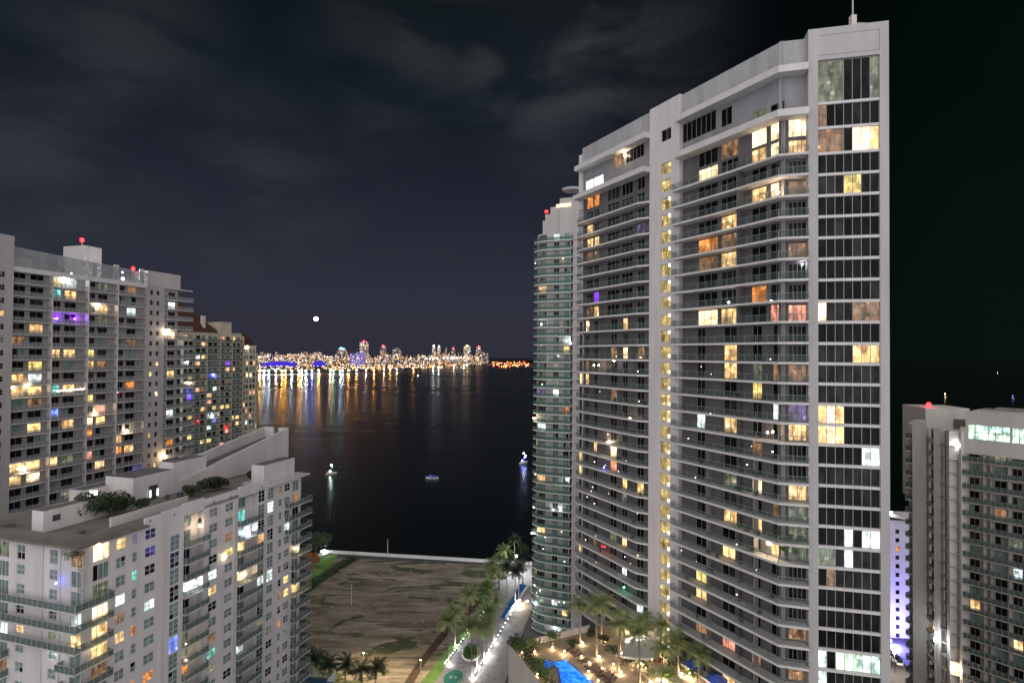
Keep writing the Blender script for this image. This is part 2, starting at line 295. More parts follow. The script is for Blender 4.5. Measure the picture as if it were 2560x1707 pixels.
class Bld:
    """collects a building's windows, then links the hundred that show largest as parts and the rest as one part"""
    def __init__(s, root, frame, unlit, weights=None, rnd=None):
        s.root = root; s.w = []; s.frame = frame; s.unlit = unlit; s.rnd = rnd or {}; s.nlit = 0
    def win(s, face, u0_, u1_, z0, z1, off, nx, nz, panewise=False, bar=.07, force=None, dark=None, depth=.1):
        u0_, u1_ = min(u0_, u1_), max(u0_, u1_)
        cs = [proj(face.at(u, z, off)) for u in (u0_, u1_) for z in (z0, z1)]
        xs = [c[0] for c in cs]; ys = [c[1] for c in cs]; area = (max(xs) - min(xs)) * (max(ys) - min(ys))
        if max(xs) < -15 or min(xs) > 2575 or max(ys) < -15 or min(ys) > 1722: area *= .01
        s.w.append(dict(f=face, u0=u0_, u1=u1_, z0=z0, z1=z1, off=off, nx=nx, nz=nz, pw=panewise, bar=bar, a=area, force=force, dark=dark, dep=depth, c=face.at((u0_ + u1_) / 2, (z0 + z1) / 2, off)))
    def code(s, face, ua, ub, z0, z1, off):
        for x, y, c in s.spots:
            # is the note inside this pane?
            hu, hz = face.hit(x, y, off)
            if ua <= hu <= ub and z0 <= hz <= z1: return c
        return None
    def mesh(s, mb, w, mi):
        f = w['f']; dpt = w['dep']
        def P(u, z, o): return f.at(u, z, w['off'] + o)
        def rect(ua, ub, za, zb, o, m):
            pts = [P(ua, za, o), P(ub, za, o), P(ub, zb, o), P(ua, zb, o)]
            nrm = (pts[1] - pts[0]).cross(pts[2] - pts[0])
            if nrm.dot(f.n) < 0: pts.reverse()
            mb.face(pts, m)
        whole = w['force'] or (None if w['pw'] else s.code(f, w['u0'] - .1, w['u1'] + .1, w['z0'] - .25, w['z1'] + .25, w['off']))
        dk = w['dark'] if w['dark'] is not None else random.choices(range(len(s.unlit)), [q[1] for q in s.unlit])[0]
        if whole is None and not w['pw'] and s.rnd and random.random() < s.rnd.get('p', 0): whole = random.choice(s.rnd['c'])
        nx, nz, b = w['nx'], w['nz'], w['bar']
        du = (w['u1'] - w['u0']) / nx; dz = (w['z1'] - w['z0']) / nz
        for i in range(nx):
            ua, ub = w['u0'] + i * du, w['u0'] + (i + 1) * du
            c = whole if not w['pw'] else s.code(f, ua, ub, w['z0'], w['z1'], w['off'])
            for j in range(nz):
                za, zb = w['z0'] + j * dz, w['z0'] + (j + 1) * dz
                if c: m = mi[c]
                else:
                    m = mi[('u', dk)]
                    if random.random() < .1: m = mi[('u', random.randrange(len(s.unlit)))]
                rect(ua + b / 2, ub - b / 2, za + b / 2, zb - b / 2, 0.0, m)
        def fb(ua, ub, za, zb):
            # frame bar standing proud of the panes
            a = [P(ua, za, -.02), P(ub, za, -.02), P(ub, za, .05), P(ua, za, .05)]; k = Vector((0, 0, zb - za))
            if (a[1] - a[0]).cross(a[2] - a[0]).z < 0: a.reverse()
            mb.hexa(a, [q + k for q in a], mi['frame'])
        for i in range(nx + 1):
            u = w['u0'] + i * du; fb(u - b / 2, u + b / 2, w['z0'], w['z1'])
        for j in range(nz + 1):
            z = w['z0'] + j * dz
            for i in range(nx): fb(w['u0'] + i * du + b / 2, w['u0'] + (i + 1) * du - b / 2, z - b / 2, z + b / 2)
    def finish(s, name='window', keep=100):
        s.spots = SPOTS
        mats = [s.frame] + [q[0] for q in s.unlit] + [LM[k] for k in LM]
        mi = {'frame': 0}; mi.update({('u', i): 1 + i for i in range(len(s.unlit))}); mi.update({k: 1 + len(s.unlit) + i for i, k in enumerate(LM)})
        s.w.sort(key=lambda w: -w['a'])
        rest = MB()
        for i, w in enumerate(s.w):
            if i < keep and w['a'] > 8:
                mb = MB(); s.mesh(mb, w, mi)
                used = sorted(set(mb.m)); mp = {a: b for b, a in enumerate(used)}; mb.m = [mp[a] for a in mb.m]
                mb.build(name, [mats[a] for a in used], s.root, origin=w['c'])
            else: s.mesh(rest, w, mi)
        if rest.f:
            used = sorted(set(rest.m)); mp = {a: b for b, a in enumerate(used)}; rest.m = [mp[a] for a in rest.m]
            tag(rest.build('windows', [mats[a] for a in used], s.root), kind='stuff')
def wall(mb, face, ua, ub, z0, z1, off, holes, depth=.18, m=0):
    """a wall plane with rectangular openings (u0,u1,z0,z1) and their reveals"""
    if ub < ua: ua, ub = ub, ua
    hs = [(max(min(h[0], h[1]), ua), min(max(h[0], h[1]), ub), max(h[2], z0), min(h[3], z1)) for h in holes]
    hs = [h for h in hs if h[1] - h[0] > .01 and h[3] - h[2] > .01]
    us = sorted(set([ua, ub] + [round(v, 4) for h in hs for v in h[:2]])); zs = sorted(set([z0, z1] + [round(v, 4) for h in hs for v in h[2:]]))
    def q(pts):
        pts = [face.at(*p) for p in pts]; mb.face(pts, m)
    import bisect
    grid = set()
    for h in hs:
        for i in range(len(us) - 1):
            if us[i] >= h[0] - 1e-3 and us[i + 1] <= h[1] + 1e-3:
                for j in range(bisect.bisect_left(zs, h[2] - 1e-3), len(zs) - 1):
                    if zs[j + 1] > h[3] + 1e-3: break
                    grid.add((i, j))
    for i in range(len(us) - 1):
        j = 0
        while j < len(zs) - 1:
            if (i, j) in grid: j += 1; continue
            k = j
            while k < len(zs) - 1 and (i, k) not in grid: k += 1
            q([(us[i], zs[j], off), (us[i + 1], zs[j], off), (us[i + 1], zs[k], off), (us[i], zs[k], off)]); j = k
    for a, b, c, d in hs:
        for p in ([(a, c), (a, d)], [(b, c), (b, d)], [(a, c), (b, c)], [(a, d), (b, d)]):
            q([(p[0][0], p[0][1], off), (p[1][0], p[1][1], off), (p[1][0], p[1][1], off - depth), (p[0][0], p[0][1], off - depth)])
def fin(mb, face, u, w, z0, z1, oa, ob, m=0):
    """upright block from off=oa to off=ob, w wide"""
    a = [face.xy(u - w / 2, oa), face.xy(u + w / 2, oa), face.xy(u + w / 2, ob), face.xy(u - w / 2, ob)]
    mb.prism(a, z0, z1, m)
def balcony(parent, outer, inner, z, th, slab, glass, rail=metal, rh=1.08, post=1.5, pt=.05, name='balcony', gtop=.06, edge=None, pickets=False):
    """slab whose outer edge carries a railing (sub-part)"""
    mb = MB(); mb.prism([tuple(p) for p in outer] + [tuple(p) for p in reversed(inner)], z - th, z)
    c = Vector((sum(p[0] for p in outer) / len(outer), sum(p[1] for p in outer) / len(outer), z))
    b = mb.build(name, slab, parent, origin=c)
    r = MB(); path = [Vector((p[0], p[1], 0)) for p in outer]
    # pull the railing 8 cm inside the slab edge
    cen = Vector((sum(p[0] for p in list(outer) + list(inner)), sum(p[1] for p in list(outer) + list(inner)), 0)) / (len(outer) + len(inner))
    for a, q in zip(path[:-1], path[1:]):
        d = q - a; L = d.length
        if L < .05: continue
        n = Vector((-d.y, d.x, 0)).normalized()
        if n.dot(cen - (a + q) / 2) < 0: n = -n
        a2, q2 = a + n * .08, q + n * .08
        r.bar(a2 + Vector((0, 0, z + rh)), q2 + Vector((0, 0, z + rh)), .07, 0, .05)
        k = max(1, round(L / post))
        for i in range(k + 1):
            t = a2.lerp(q2, i / k); r.box((t.x, t.y, z + rh / 2), (pt, pt, rh), 0)
        m0 = n * .012
        g = [a2 - m0, q2 - m0, q2 + m0, a2 + m0]
        r.prism([(v.x, v.y) for v in g], z + .06, z + rh - gtop, 1)
    r.build('railing', [rail, glass], b)
    return b
def uplight(parent, p, power, col, cone=75):
    ld = bpy.data.lights.new('uplight', 'SPOT'); ld.energy = power; ld.color = col; ld.spot_size = R(cone); ld.spot_blend = .6; ld.shadow_soft_size = .15
    lo = bpy.data.objects.new('uplight', ld); COL.objects.link(lo); lo.location = p; lo.rotation_euler = (math.pi, 0, 0); attach(lo, parent)
def lampball(parent, p, r, mat, power=0, col=(1, .75, .5), name='wall_lamp'):
    mb = MB(); mb.ball(p, r); o = mb.build(name, mat, parent, origin=p)
    if power:
        ld = bpy.data.lights.new('glow', 'POINT'); ld.energy = power; ld.color = col; ld.shadow_soft_size = r
        lo = bpy.data.objects.new('glow', ld); COL.objects.link(lo); lo.location = Vector(p) + (CAM - Vector(p)).normalized() * (r * 1.6)
        if parent is not None: attach(lo, parent)
    return o
# ================================================================== BUILDINGS
DR = Vector((409, 1400, 0)).normalized(); DL = Vector((-DR.y, DR.x, 0))
def colx(face, x0, x1, y=1200, off=0.0):
    a, b = face.u(x0, y, off), face.u(x1, y, off); return (min(a, b), max(a, b))

# ------------------------------------------------------------------ 1. the tall tower on the right
def main_tower():
    root = empty('apartment_tower', (40, 84, 36)); tag(root, 'tallest white apartment tower with a full-height glass end bay and a roof antenna', 'tower')
    C = ony(2019, 892, 84); C = Vector((C.x, C.y, 0))
    De = Vector((-5920, 1400, 0)).normalized(); Dm = Vector((513 - 1280, 1400, 0)).normalized()
    fe = Face(C, -De)                       # end face, u grows to the right
    ub = Face(C, De).u(1950, 900); Bp = C + De * ub
    fb = Face(C, De)                        # short bay face, u from the column to the bend
    fm = Face(Bp, Dm)                       # long face, u grows away
    uP1, uP0 = fm.u(1622, 900), fm.u(1697, 900); uE = fm.u(1448, 900)
    eR = fe.u(2221, 900)
    bld = Bld(root, frame_d, [(g_black, 7), (g_grey, 2)], rnd=dict(p=.06, c='wddywog'))
    ZB = 36.0
    zs = [98.2 - 3.0 * k for k in range(21)][::-1] + [98.2 + 3.15 * k for k in range(1, 10)]
    zs = [z for z in zs if z > ZB + 2]; top = zs[-1]
    L1, L2, TOP = 133.2, 140.0, 144.4
    n = fm.n
    # solid end block with its frame, columns and floor bands
    mb = MB(); cw0, cw1 = fe.u(2043.5, 900), fe.u(2198, 900)
    back = 14.0
    for a, b in ((0, cw0), (cw1, eR)):
        mb.prism([fe.xy(a, 0.45), fe.xy(b, 0.45), fe.xy(b, -1.0), fe.xy(a, -1.0)], ZB, 140.4)
    mb.prism([fe.xy(0, 0.45), fe.xy(eR, .45), fe.xy(eR, -back), fe.xy(0, -back)], 140.4, 145.2)
    mb.prism([fe.xy(0, -1.0), fe.xy(eR, -1.0), fe.xy(eR, -back), fe.xy(0, -back)], ZB, 140.4)
    mb.build('wall', wall_e, root)
    mb = MB(); ez = zs + [130.4, 134.1]
    for z in ez:
        mb.prism([fe.xy(cw0, .38), fe.xy(cw1, .38), fe.xy(cw1, -.9), fe.xy(cw0, -.9)], z - .42, z - .02)
    mb.build('floor_band', slab_w, root)
    mb = MB()   # recessed panel line on the crown
    for p, q in (((cw0, 144.1), (cw1, 144.1)), ((cw0, 141.1), (cw1, 141.1)), ((cw1, 141.1), (cw1, 144.1))):
        mb.bar(fe.at(p[0], p[1], .46), fe.at(q[0], q[1], .46), .05)
    mb.build('crown_groove', frame_d, root)
    ezz = sorted(ez) + [140.3]
    for za, zb in zip(ezz[:-1], ezz[1:]):
        bld.win(fe, cw0 + .02, cw1 - .02, za, zb - .42 if zb < 140 else zb, .12, 7, 1, panewise=True, bar=.09)
    # sloped lantern and antenna on the crown
    mb = MB(); r = [fe.at(eR * .46, 145.2, -.4), fe.at(eR - .2, 145.2, -.4), fe.at(eR - .2, 145.2, -7), fe.at(eR * .46, 145.2, -7)]
    a = fe.at(eR * .74, 147.3, -3)
    for i in range(4): mb.face([r[i], r[(i + 1) % 4], a])
    mb.build('roof_lantern', pm('stained_lantern', (.5, .42, .3), .8, .15, .8), root)
    mb = MB(); p = fe.at(eR * .61, 145.2, -1.2); mb.box((p.x, p.y, 146.4), (.75, .75, 2.0)); mb.build('antenna_base', wall_c, root)
    mb = MB(); mb.tube([(p.x, p.y, 147.3), (p.x, p.y, 158)], .11); mb.build('antenna', metal, root)
    # long wing: recessed grey walls darkened for shade, white pier with the stair windows
    off = -.9
    cols_hi = [colx(fm, 1746, 1794, 620, off), colx(fm, 1803, 1846, 620, off), colx(fm, 1879, 1916, 620, off), colx(fm, 1926, 1957, 620, off)]
    cols_mid = [colx(fm, 1743, 1763, 1000, off), colx(fm, 1810, 1842, 1000, off), colx(fm, 1881, 1905, 1000, off), colx(fm, 1932, 1957, 1000, off)]
    cols_low = [colx(fm, 1740, 1767, 1400, off), colx(fm, 1806, 1838, 1400, off), colx(fm, 1879, 1902, 1400, off), colx(fm, 1928, 1955, 1400, off)]
    colb = colx(fb, 1971, 2016, 900, off)
    left_hi = [colx(fm, 1467, 1482, 700, off), colx(fm, 1485, 1497, 700, off), colx(fm, 1518, 1548, 700, off), colx(fm, 1554, 1581, 700, off), colx(fm, 1593, 1611, 700, off)]
    left_lo = [colx(fm, 1448, 1458, 1100, off), colx(fm, 1463, 1471, 1100, off), colx(fm, 1484, 1493, 1100, off), colx(fm, 1526, 1542, 1100, off), colx(fm, 1556, 1568, 1100, off), colx(fm, 1593, 1610, 1100, off)]
    mbw = MB(); mbs = MB()
    for zi, z in enumerate(zs):
        zt = zs[zi + 1] - .3 if zi + 1 < len(zs) else z + 6.4
        H = zt - z
        cols = cols_hi if z > 100 else (cols_mid if z > 68 else cols_low)
        lc = left_hi if z > 103 else left_lo
        hl = []
        for c in cols:
            hl.append((c[0], c[1], z + .05, z + 2.65))
            k = max(2, round((c[1] - c[0]) / 1.25)); bld.win(fm, c[0] + .03, c[1] - .03, z + .08, z + 2.66, off - .1, k, 1)
            if H > 5: hl.append((c[0], c[1], z + 3.1, z + 6.0)); bld.win(fm, c[0] + .03, c[1] - .03, z + 3.13, z + 5.97, off - .1, k, 1)
        wall(mbw, fm, 0, uP0, z, zt, off, hl)
        hl = []
        for c in lc:
            hl.append((c[0], c[1], z + .05, z + 2.5)); k = max(2, round((c[1] - c[0]) / 1.2)); bld.win(fm, c[0] + .03, c[1] - .03, z + .08, z + 2.47, off - .1, k, 1)
            if H > 5: hl.append((c[0], c[1], z + 3.2, z + 5.8)); bld.win(fm, c[0] + .03, c[1] - .03, z + 3.23, z + 5.77, off - .1, k, 1)
        wall(mbw, fm, uP1, uE, z, zt, off, hl)
        hl = [(colb[0], colb[1], z + .05, z + 2.55)]; bld.win(fb, colb[0] + .03, colb[1] - .03, z + .08, z + 2.52, off - .1, 4, 1)
        if H > 5: hl.append((colb[0], colb[1], z + 3.1, z + 6.0)); bld.win(fb, colb[0] + .03, colb[1] - .03, z + 3.13, z + 5.97, off - .1, 4, 1)
        wall(mbw, fb, 0, ub, z, zt, off, hl)
        # divider fins on the balconies
        if z > 101 and H < 5: fin(mbw, fm, fm.u(1851, 620), .12, z, zt, off, .9)
        if z < 101:
            fin(mbw, fm, fm.u(1846, 900), .1, z, zt, off, -.1)
        if z < 80: fin(mbs, fm, fm.u(1769, 1300), .14, z, zt, off, .2); fin(mbs, fm, fm.u(1886, 1300), .14, z, zt, off, .2)
        fin(mbs, fm, .05, .5, z, zt, off - .1, off + .25)
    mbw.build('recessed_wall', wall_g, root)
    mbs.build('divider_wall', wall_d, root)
    # crown of the wing: grey band, two ledges, weathered parapet
    mb = MB(); hw = [colx(fm, 1706, 1790, 290, off) + (135.4, 138.9), colx(fm, 1803, 1830, 250, off) + (135.2, 138.3), colx(fm, 1882, 1916, 270, off) + (133.3, 135.3), colx(fm, 1926, 1962, 270, off) + (133.3, 135.3)]
    for a, b, c, d in hw: bld.win(fm, a + .03, b - .03, c + .03, d - .03, off - .1, max(2, round((b - a) / 1.2)), 1)
    wall(mb, fm, 0, uP0, L1, L2, off, hw); wall(mb, fb, 0, ub, L1, L2, off, []); mb.build('upper_wall', wall_u, root); mb = MB()
    hw = [colx(fm, 1464, 1483, 460, off) + (133.5, 136.4), colx(fm, 1485, 1508, 460, off) + (133.5, 136.4), colx(fm, 1535, 1560, 390, off) + (136.4, 139.3), colx(fm, 1565, 1610, 380, off) + (136.4, 139.3)]
    for a, b, c, d in hw: bld.win(fm, a + .03, b - .03, c + .03, d - .03, off - .1, max(2, round((b - a) / 1.2)), 1)
    wall(mb, fm, uP1, uE, L1, L2, off, hw)
    mb.build('upper_wall', wall_u, root)
    mb = MB()
    for fa, a, b in ((fm, 0, uP0), (fm, uP1, uE), (fb, 0, ub)):
        mb.prism([fa.xy(a, off + .3), fa.xy(b, off + .3), fa.xy(b, off - 1), fa.xy(a, off - 1)], L2, TOP)
    mb.build('parapet', parap, root)
    mb = MB()
    for z, o in ((L1, 1.5), (L2, 1.2)):
        for seg in ([(fm, uP0, o), (fm, .0, o), (fb, 0.2, o), ], [(fm, uE + .8, o), (fm, uP1, o)]):
            out = [s_[0].xy(s_[1], s_[2]) for s_ in seg]; inn = [s_[0].xy(s_[1], off) for s_ in seg]
            if len(seg) == 3:
                bend = (Vector(fm.xy(0, o)) + Vector(fb.xy(ub, o))) / 2; out = [out[0], tuple(bend), fb.xy(0.15, o)]; inn = [fm.xy(uP0, off), fm.xy(0, off), fb.xy(0.15, off)]
            mb.prism(out + inn[::-1], z - 1.05, z)
    mb.build('ledge', slab_w, root)
    # pier with stair windows
    mb = MB(); sw = colx(fm, 1651, 1676, 900, 0); hl = []
    for z in zs[:-1] + [126.9, 130.2, 136.6]:
        hl.append((sw[0], sw[1], z + .35, z + 2.55)); bld.win(fm, sw[0] + .02, sw[1] - .02, z + .38, z + 2.52, -.25, 2, 1, force='s' if z < 131 else None)
    wall(mb, fm, uP0, uP1, ZB, TOP + .1, 0, hl, depth=.35)
    for a in (uP0, uP1):
        p, q = fm.xy(a, 0), fm.xy(a, -2); mb.face([(p[0], p[1], ZB), (q[0], q[1], ZB), (q[0], q[1], TOP + .1), (p[0], p[1], TOP + .1)])
    mb.face([fm.at(uP0, TOP + .1), fm.at(uP1, TOP + .1), fm.at(uP1, TOP + .1, -2), fm.at(uP0, TOP + .1, -2)])
    mb.prism([fm.xy(uE, off), fm.xy(uE, -14), fm.xy(uE - .4, -14), fm.xy(uE - .4, off)], ZB, TOP)
    mb.prism([fm.xy(uE + 1.4, -.6), fm.xy(uE, off - .1), fm.xy(uE, -2.2), fm.xy(uE + 1.4, -2.2)], L1 - 3, TOP - 1.2)
    mb.build('pier', wall_w, root)
    mb = MB(); mb.prism([fm.xy(0, -1.2), fm.xy(uE - .5, -1.2), fm.xy(uE - .5, -14), fe.xy(0, -back + .3), fe.xy(0.2, -1.2)], L2, TOP - 1.5); mb.build('roof', roofd, root)
    # lamps beside the stair windows
    mb = MB()
    for z in zs[:-1]:
        p = fm.at(sw[0] + .45, z + (2.2 if z > 98 else .75), -.12); mb.ball(p, .17, sz=1.6)
    mb.build('stair_lamp', em('stair_lamp', (1, .86, .5), 9, False), root)
    # balconies, one slab and railing per floor and wing
    for z in zs:
        wide = 1.15; hi = z > 101
        bend = (Vector(fm.xy(0, wide)) + Vector(fb.xy(ub, wide))) / 2
        out = [fm.xy(uP0 + .9, -.0), fm.xy(uP0 + .9, wide), tuple(bend), fb.xy(.1, wide)] if not hi else \
              [fm.xy(uP0 + .9, 0.0), fm.xy(uP0 + .9, wide), fm.xy(fm.u(1851, 620), wide * .8), tuple(bend), fb.xy(.1, wide)]
        inn = [fm.xy(uP0 + .9, 0), fm.xy(uP0, 0), fm.xy(uP0, off), fm.xy(0, off), fb.xy(.1, off)]
        balcony(root, out, inn[1:], z, .34, slab_w, rg_main, rail=metal_m, post=2.0)
        out = [fm.xy(uP1 - .02, -.2), fm.xy(uP1 + 2.2, wide), fm.xy(uE - 1, wide), fm.xy(uE + .9, .2), fm.xy(uE + 1.0, -1.2)]
        inn = [fm.xy(uP1 - .02, off), fm.xy(uE, off)]
        balcony(root, out, inn, z, .34, slab_w, rg_main, rail=metal_m, post=2.0)
    # podium-level wall under the lowest balconies
    mb = MB(); mb.prism([fm.xy(0, off), fm.xy(uE, off), fm.xy(uE, -14), fm.xy(0, -14)], ZB, zs[0] - .3); mb.build('base_wall', wall_w, root)
    bld.finish()
    for px, py, f_, o_, m_, c_, r_, e_ in ((1562, 388, fm, -.6, lamp_w, (1, .8, .5), .28, 60), (1944, 481, fm, .4, lamp_w, (1, .75, .5), .3, 90), (1522, 1106, fm, -.4, lamp_w, (1, .8, .5), .4, 150),
        (1575, 1046, fm, .3, lamp_w, (1, .8, .5), .2, 20), (1922, 1356, fm, -.3, lamp_w, (1, .85, .6), .35, 120), (1919, 1081, fm, .6, lamp_w, (1, .6, .4), .16, 8), (1932, 1079, fm, .6, lamp_w, (1, .6, .4), .16, 8),
        (2006, 661, fb, -.7, lamp_c, (.9, .95, 1), .12, 4), (1822, 756, fm, .5, lamp_c, (.9, .95, 1), .16, 8), (1928, 752, fm, .5, lamp_c, (.9, .95, 1), .16, 8),
        (1485, 913, fm, .6, lamp_w, (1, .85, .6), .16, 10), (1497, 913, fm, .6, lamp_w, (1, .85, .6), .16, 10), (1535, 902, fm, .6, lamp_c, (.9, .95, 1), .18, 10), (1510, 1168, fm, .5, lamp_b, (.3, .3, 1), .2, 6),
        (1511, 1366, fm, .5, lamp_r, (1, .1, .05), .16, 6), (1505, 1365, fm, .5, lamp_r, (1, .1, .05), .12, 4), (1560, 1467, fm, .4, em('lamp_green', (.1, 1, .5), 12), (.2, 1, .5), .2, 12)):
        u, z = f_.hit(px, py, o_); lampball(root, f_.at(u, z, o_), r_, m_, e_, c_)
    rnd = random.Random(9)
    for i in range(40):
        px, py = rnd.choice(((rnd.uniform(1460, 1610), rnd.uniform(880, 1480)), (rnd.uniform(1700, 1940), rnd.uniform(880, 1500)))); u, z = fm.hit(px, py, .7); lampball(root, fm.at(u, z, .7), rnd.uniform(.05, .11), rnd.choice((lamp_ws, lamp_ws, lamp_cs)))
    return fm, fe, fb
fm, fe, fb = main_tower()

# ------------------------------------------------------------------ 2. curved white tower beside it
def curved_tower():
    root = empty('balcony_tower', (14, 200, 0)); tag(root, 'slim white tower of curved green balconies partly hidden behind the tallest tower', 'tower')
    p0 = ony(1426, 893, 192); d = Vector((-3280, 1400, 0)).normalized(); f = Face(p0, d)
    uL = f.u(1334, 900); uk = f.u(1366, 900)
    top = 135.6; zs = [top - 3.0 * k for k in range(46) if top - 3 * k > -.5]
    # wall outline: straight, then rounding away on the left
    pts = [Vector(f.xy(0, 0)), Vector(f.xy(uk, 0)), Vector(f.xy(uL - 1.2, -1.0)), Vector(f.xy(uL, -3.2)), Vector(f.xy(uL, -9))]
    segs = [Face(pts[i], pts[i + 1] - pts[i], n=f.n if i < 2 else d) for i in range(4)]
    lens = [(pts[i + 1] - pts[i]).length for i in range(4)]
    bld = Bld(root, frame_w, [(g_green, 7), (g_black, 1), (g_grey, 1)], rnd=dict(p=.07, c='wdgcw'))
    c1 = colx(f, 1407, 1421); c2 = colx(f, 1381, 1395)
    hs = {0: [], 1: [], 2: []}
    for z in zs[1:] + [top]:
        zz = z
        for c in (c1, c2): hs[0].append((c[0], c[1], zz + .1, zz + 2.4)); bld.win(f, c[0] + .03, c[1] - .03, zz + .12, zz + 2.38, -.12, 2, 1, bar=.06)
        for i in (1, 2):
            hs[i].append((.2, lens[i] - .2, zz + .1, zz + 2.4)); bld.win(segs[i], .22, lens[i] - .22, zz + .12, zz + 2.38, -.12, 4 if i == 1 else 2, 1, bar=.06)
    mb = MB()
    for i in range(4): wall(mb, segs[i], 0, lens[i], -.5, top + (2.8 if i < 1 else 2.8), 0, hs.get(i, []))
    mb.build('wall', wall_t, root)
    def step(px0, px1, py, mb, o=-1.2):
        a, b = f.u(px0, 560, o), f.u(px1, 560, o); z = f.hit((px0 + px1) / 2, py, o)[1]
        mb.prism([f.xy(a, o), f.xy(b, o), f.xy(b, -9), f.xy(a, -9)], top, z)
    mb = MB(); step(1357, 1366, 552, mb, -2.2); step(1363, 1378, 536, mb, -1.9); step(1376, 1402, 517, mb, -1.6); step(1399, 1446, 494, mb, -1.2)
    mb.build('stepped_crown', wall_t, root)
    mb = MB(); a, b = f.u(1390, 510, -.6), f.u(1426, 510, -.6); z = f.hit(1410, 516, -.6)[1]
    mb.prism([f.xy(a, -.9), f.xy(b, -.9), f.xy(b, -1.15), f.xy(a, -1.15)], z, z + 1.0); mb.build('cove_light', em('cove_light', (1, .8, .35), 1.6), root)
    mb = MB(); c = f.at(f.u(1432, 480, -3), f.hit(1432, 478, -3)[1], -3)
    mb.hexa([c + Vector((math.cos(t) * 3.4, math.sin(t) * 3.0, 0)) for t in [i * math.pi / 8 for i in range(16)]], [c + Vector((math.cos(t) * 3.9, math.sin(t) * 3.4, .7)) for t in [i * math.pi / 8 for i in range(16)]])
    mb.build('roof_disc', slab_w, root)
    for z in zs:
        out = [f.xy(-.9, .2), f.xy(-.6, 1.2), f.xy(uk * .55, 1.35), f.xy(uk * .9, 1.5), f.xy(uk + 1.5, 1.35), f.xy(uL - 1.4, .5), f.xy(uL + .4, -.9), f.xy(uL + 1.2, -3.0), f.xy(uL + 1.3, -6)]
        inn = [f.xy(-.9, -.05), f.xy(uk, -.05), f.xy(uL - 1.2, -1.05), f.xy(uL - .05, -3.2), f.xy(uL - .05, -6)]
        balcony(root, out, inn, z, .3, slab_t, rg_green, rail=metal_m, post=2.2)
    # white side bay with its notched edge
    mb = MB(); g = Face(f.at(-2.6, 0, .9), d)
    mb.prism([g.xy(.1, 0), g.xy(1.6, 0), g.xy(1.6, -8), g.xy(.1, -8)], -.5, top + 1)
    for z in zs: mb.prism([g.xy(-.6, .25), g.xy(1.65, .25), g.xy(1.65, -3), g.xy(-.6, -3)], z - .3, z + .75)
    mb.build('side_bay', wall_t, root)
    bld.finish()
    for px, py, m_, r_, e_, c_ in ((1353, 811, lamp_c, .3, 10, (.9, .95, 1)), (1426, 857, lamp_c, .35, 20, (.9, .95, 1)), (1417, 853, lamp_c, .3, 10, (.9, .95, 1)), (1418, 1198, lamp_c, .3, 10, (.9, .95, 1)), (1383, 1274, lamp_c, .3, 10, (.9, .95, 1)),
        (1400, 1274, lamp_c, .25, 8, (.9, .95, 1)), (1330, 1332, lamp_c, .3, 10, (.9, .95, 1)), (1387, 1569, lamp_c, .4, 30, (.9, .95, 1)), (1318, 1502, lamp_c, .35, 60, (.9, .95, 1)), (1335, 1045, lamp_w, .35, 40, (1, .8, .5)), (1338, 1508, lamp_c, .3, 60, (.8, .9, 1))):
        u, z = f.hit(px, py, .7); lampball(root, f.at(u, z, .7), r_, m_, e_, c_)
    u, z = f.hit(1366, 529, -2); lampball(root, f.at(u, z, -2), .58, lamp_r, 10, (1, .05, .05), 'beacon')
    rnd = random.Random(4)
    for i in range(22):
        px, py = rnd.uniform(1330, 1422), rnd.uniform(640, 1540); u, z = f.hit(px, py, .6); lampball(root, f.at(u, z, .6), rnd.uniform(.1, .2), rnd.choice((lamp_cs, lamp_cs, lamp_ws)))
curved_tower()

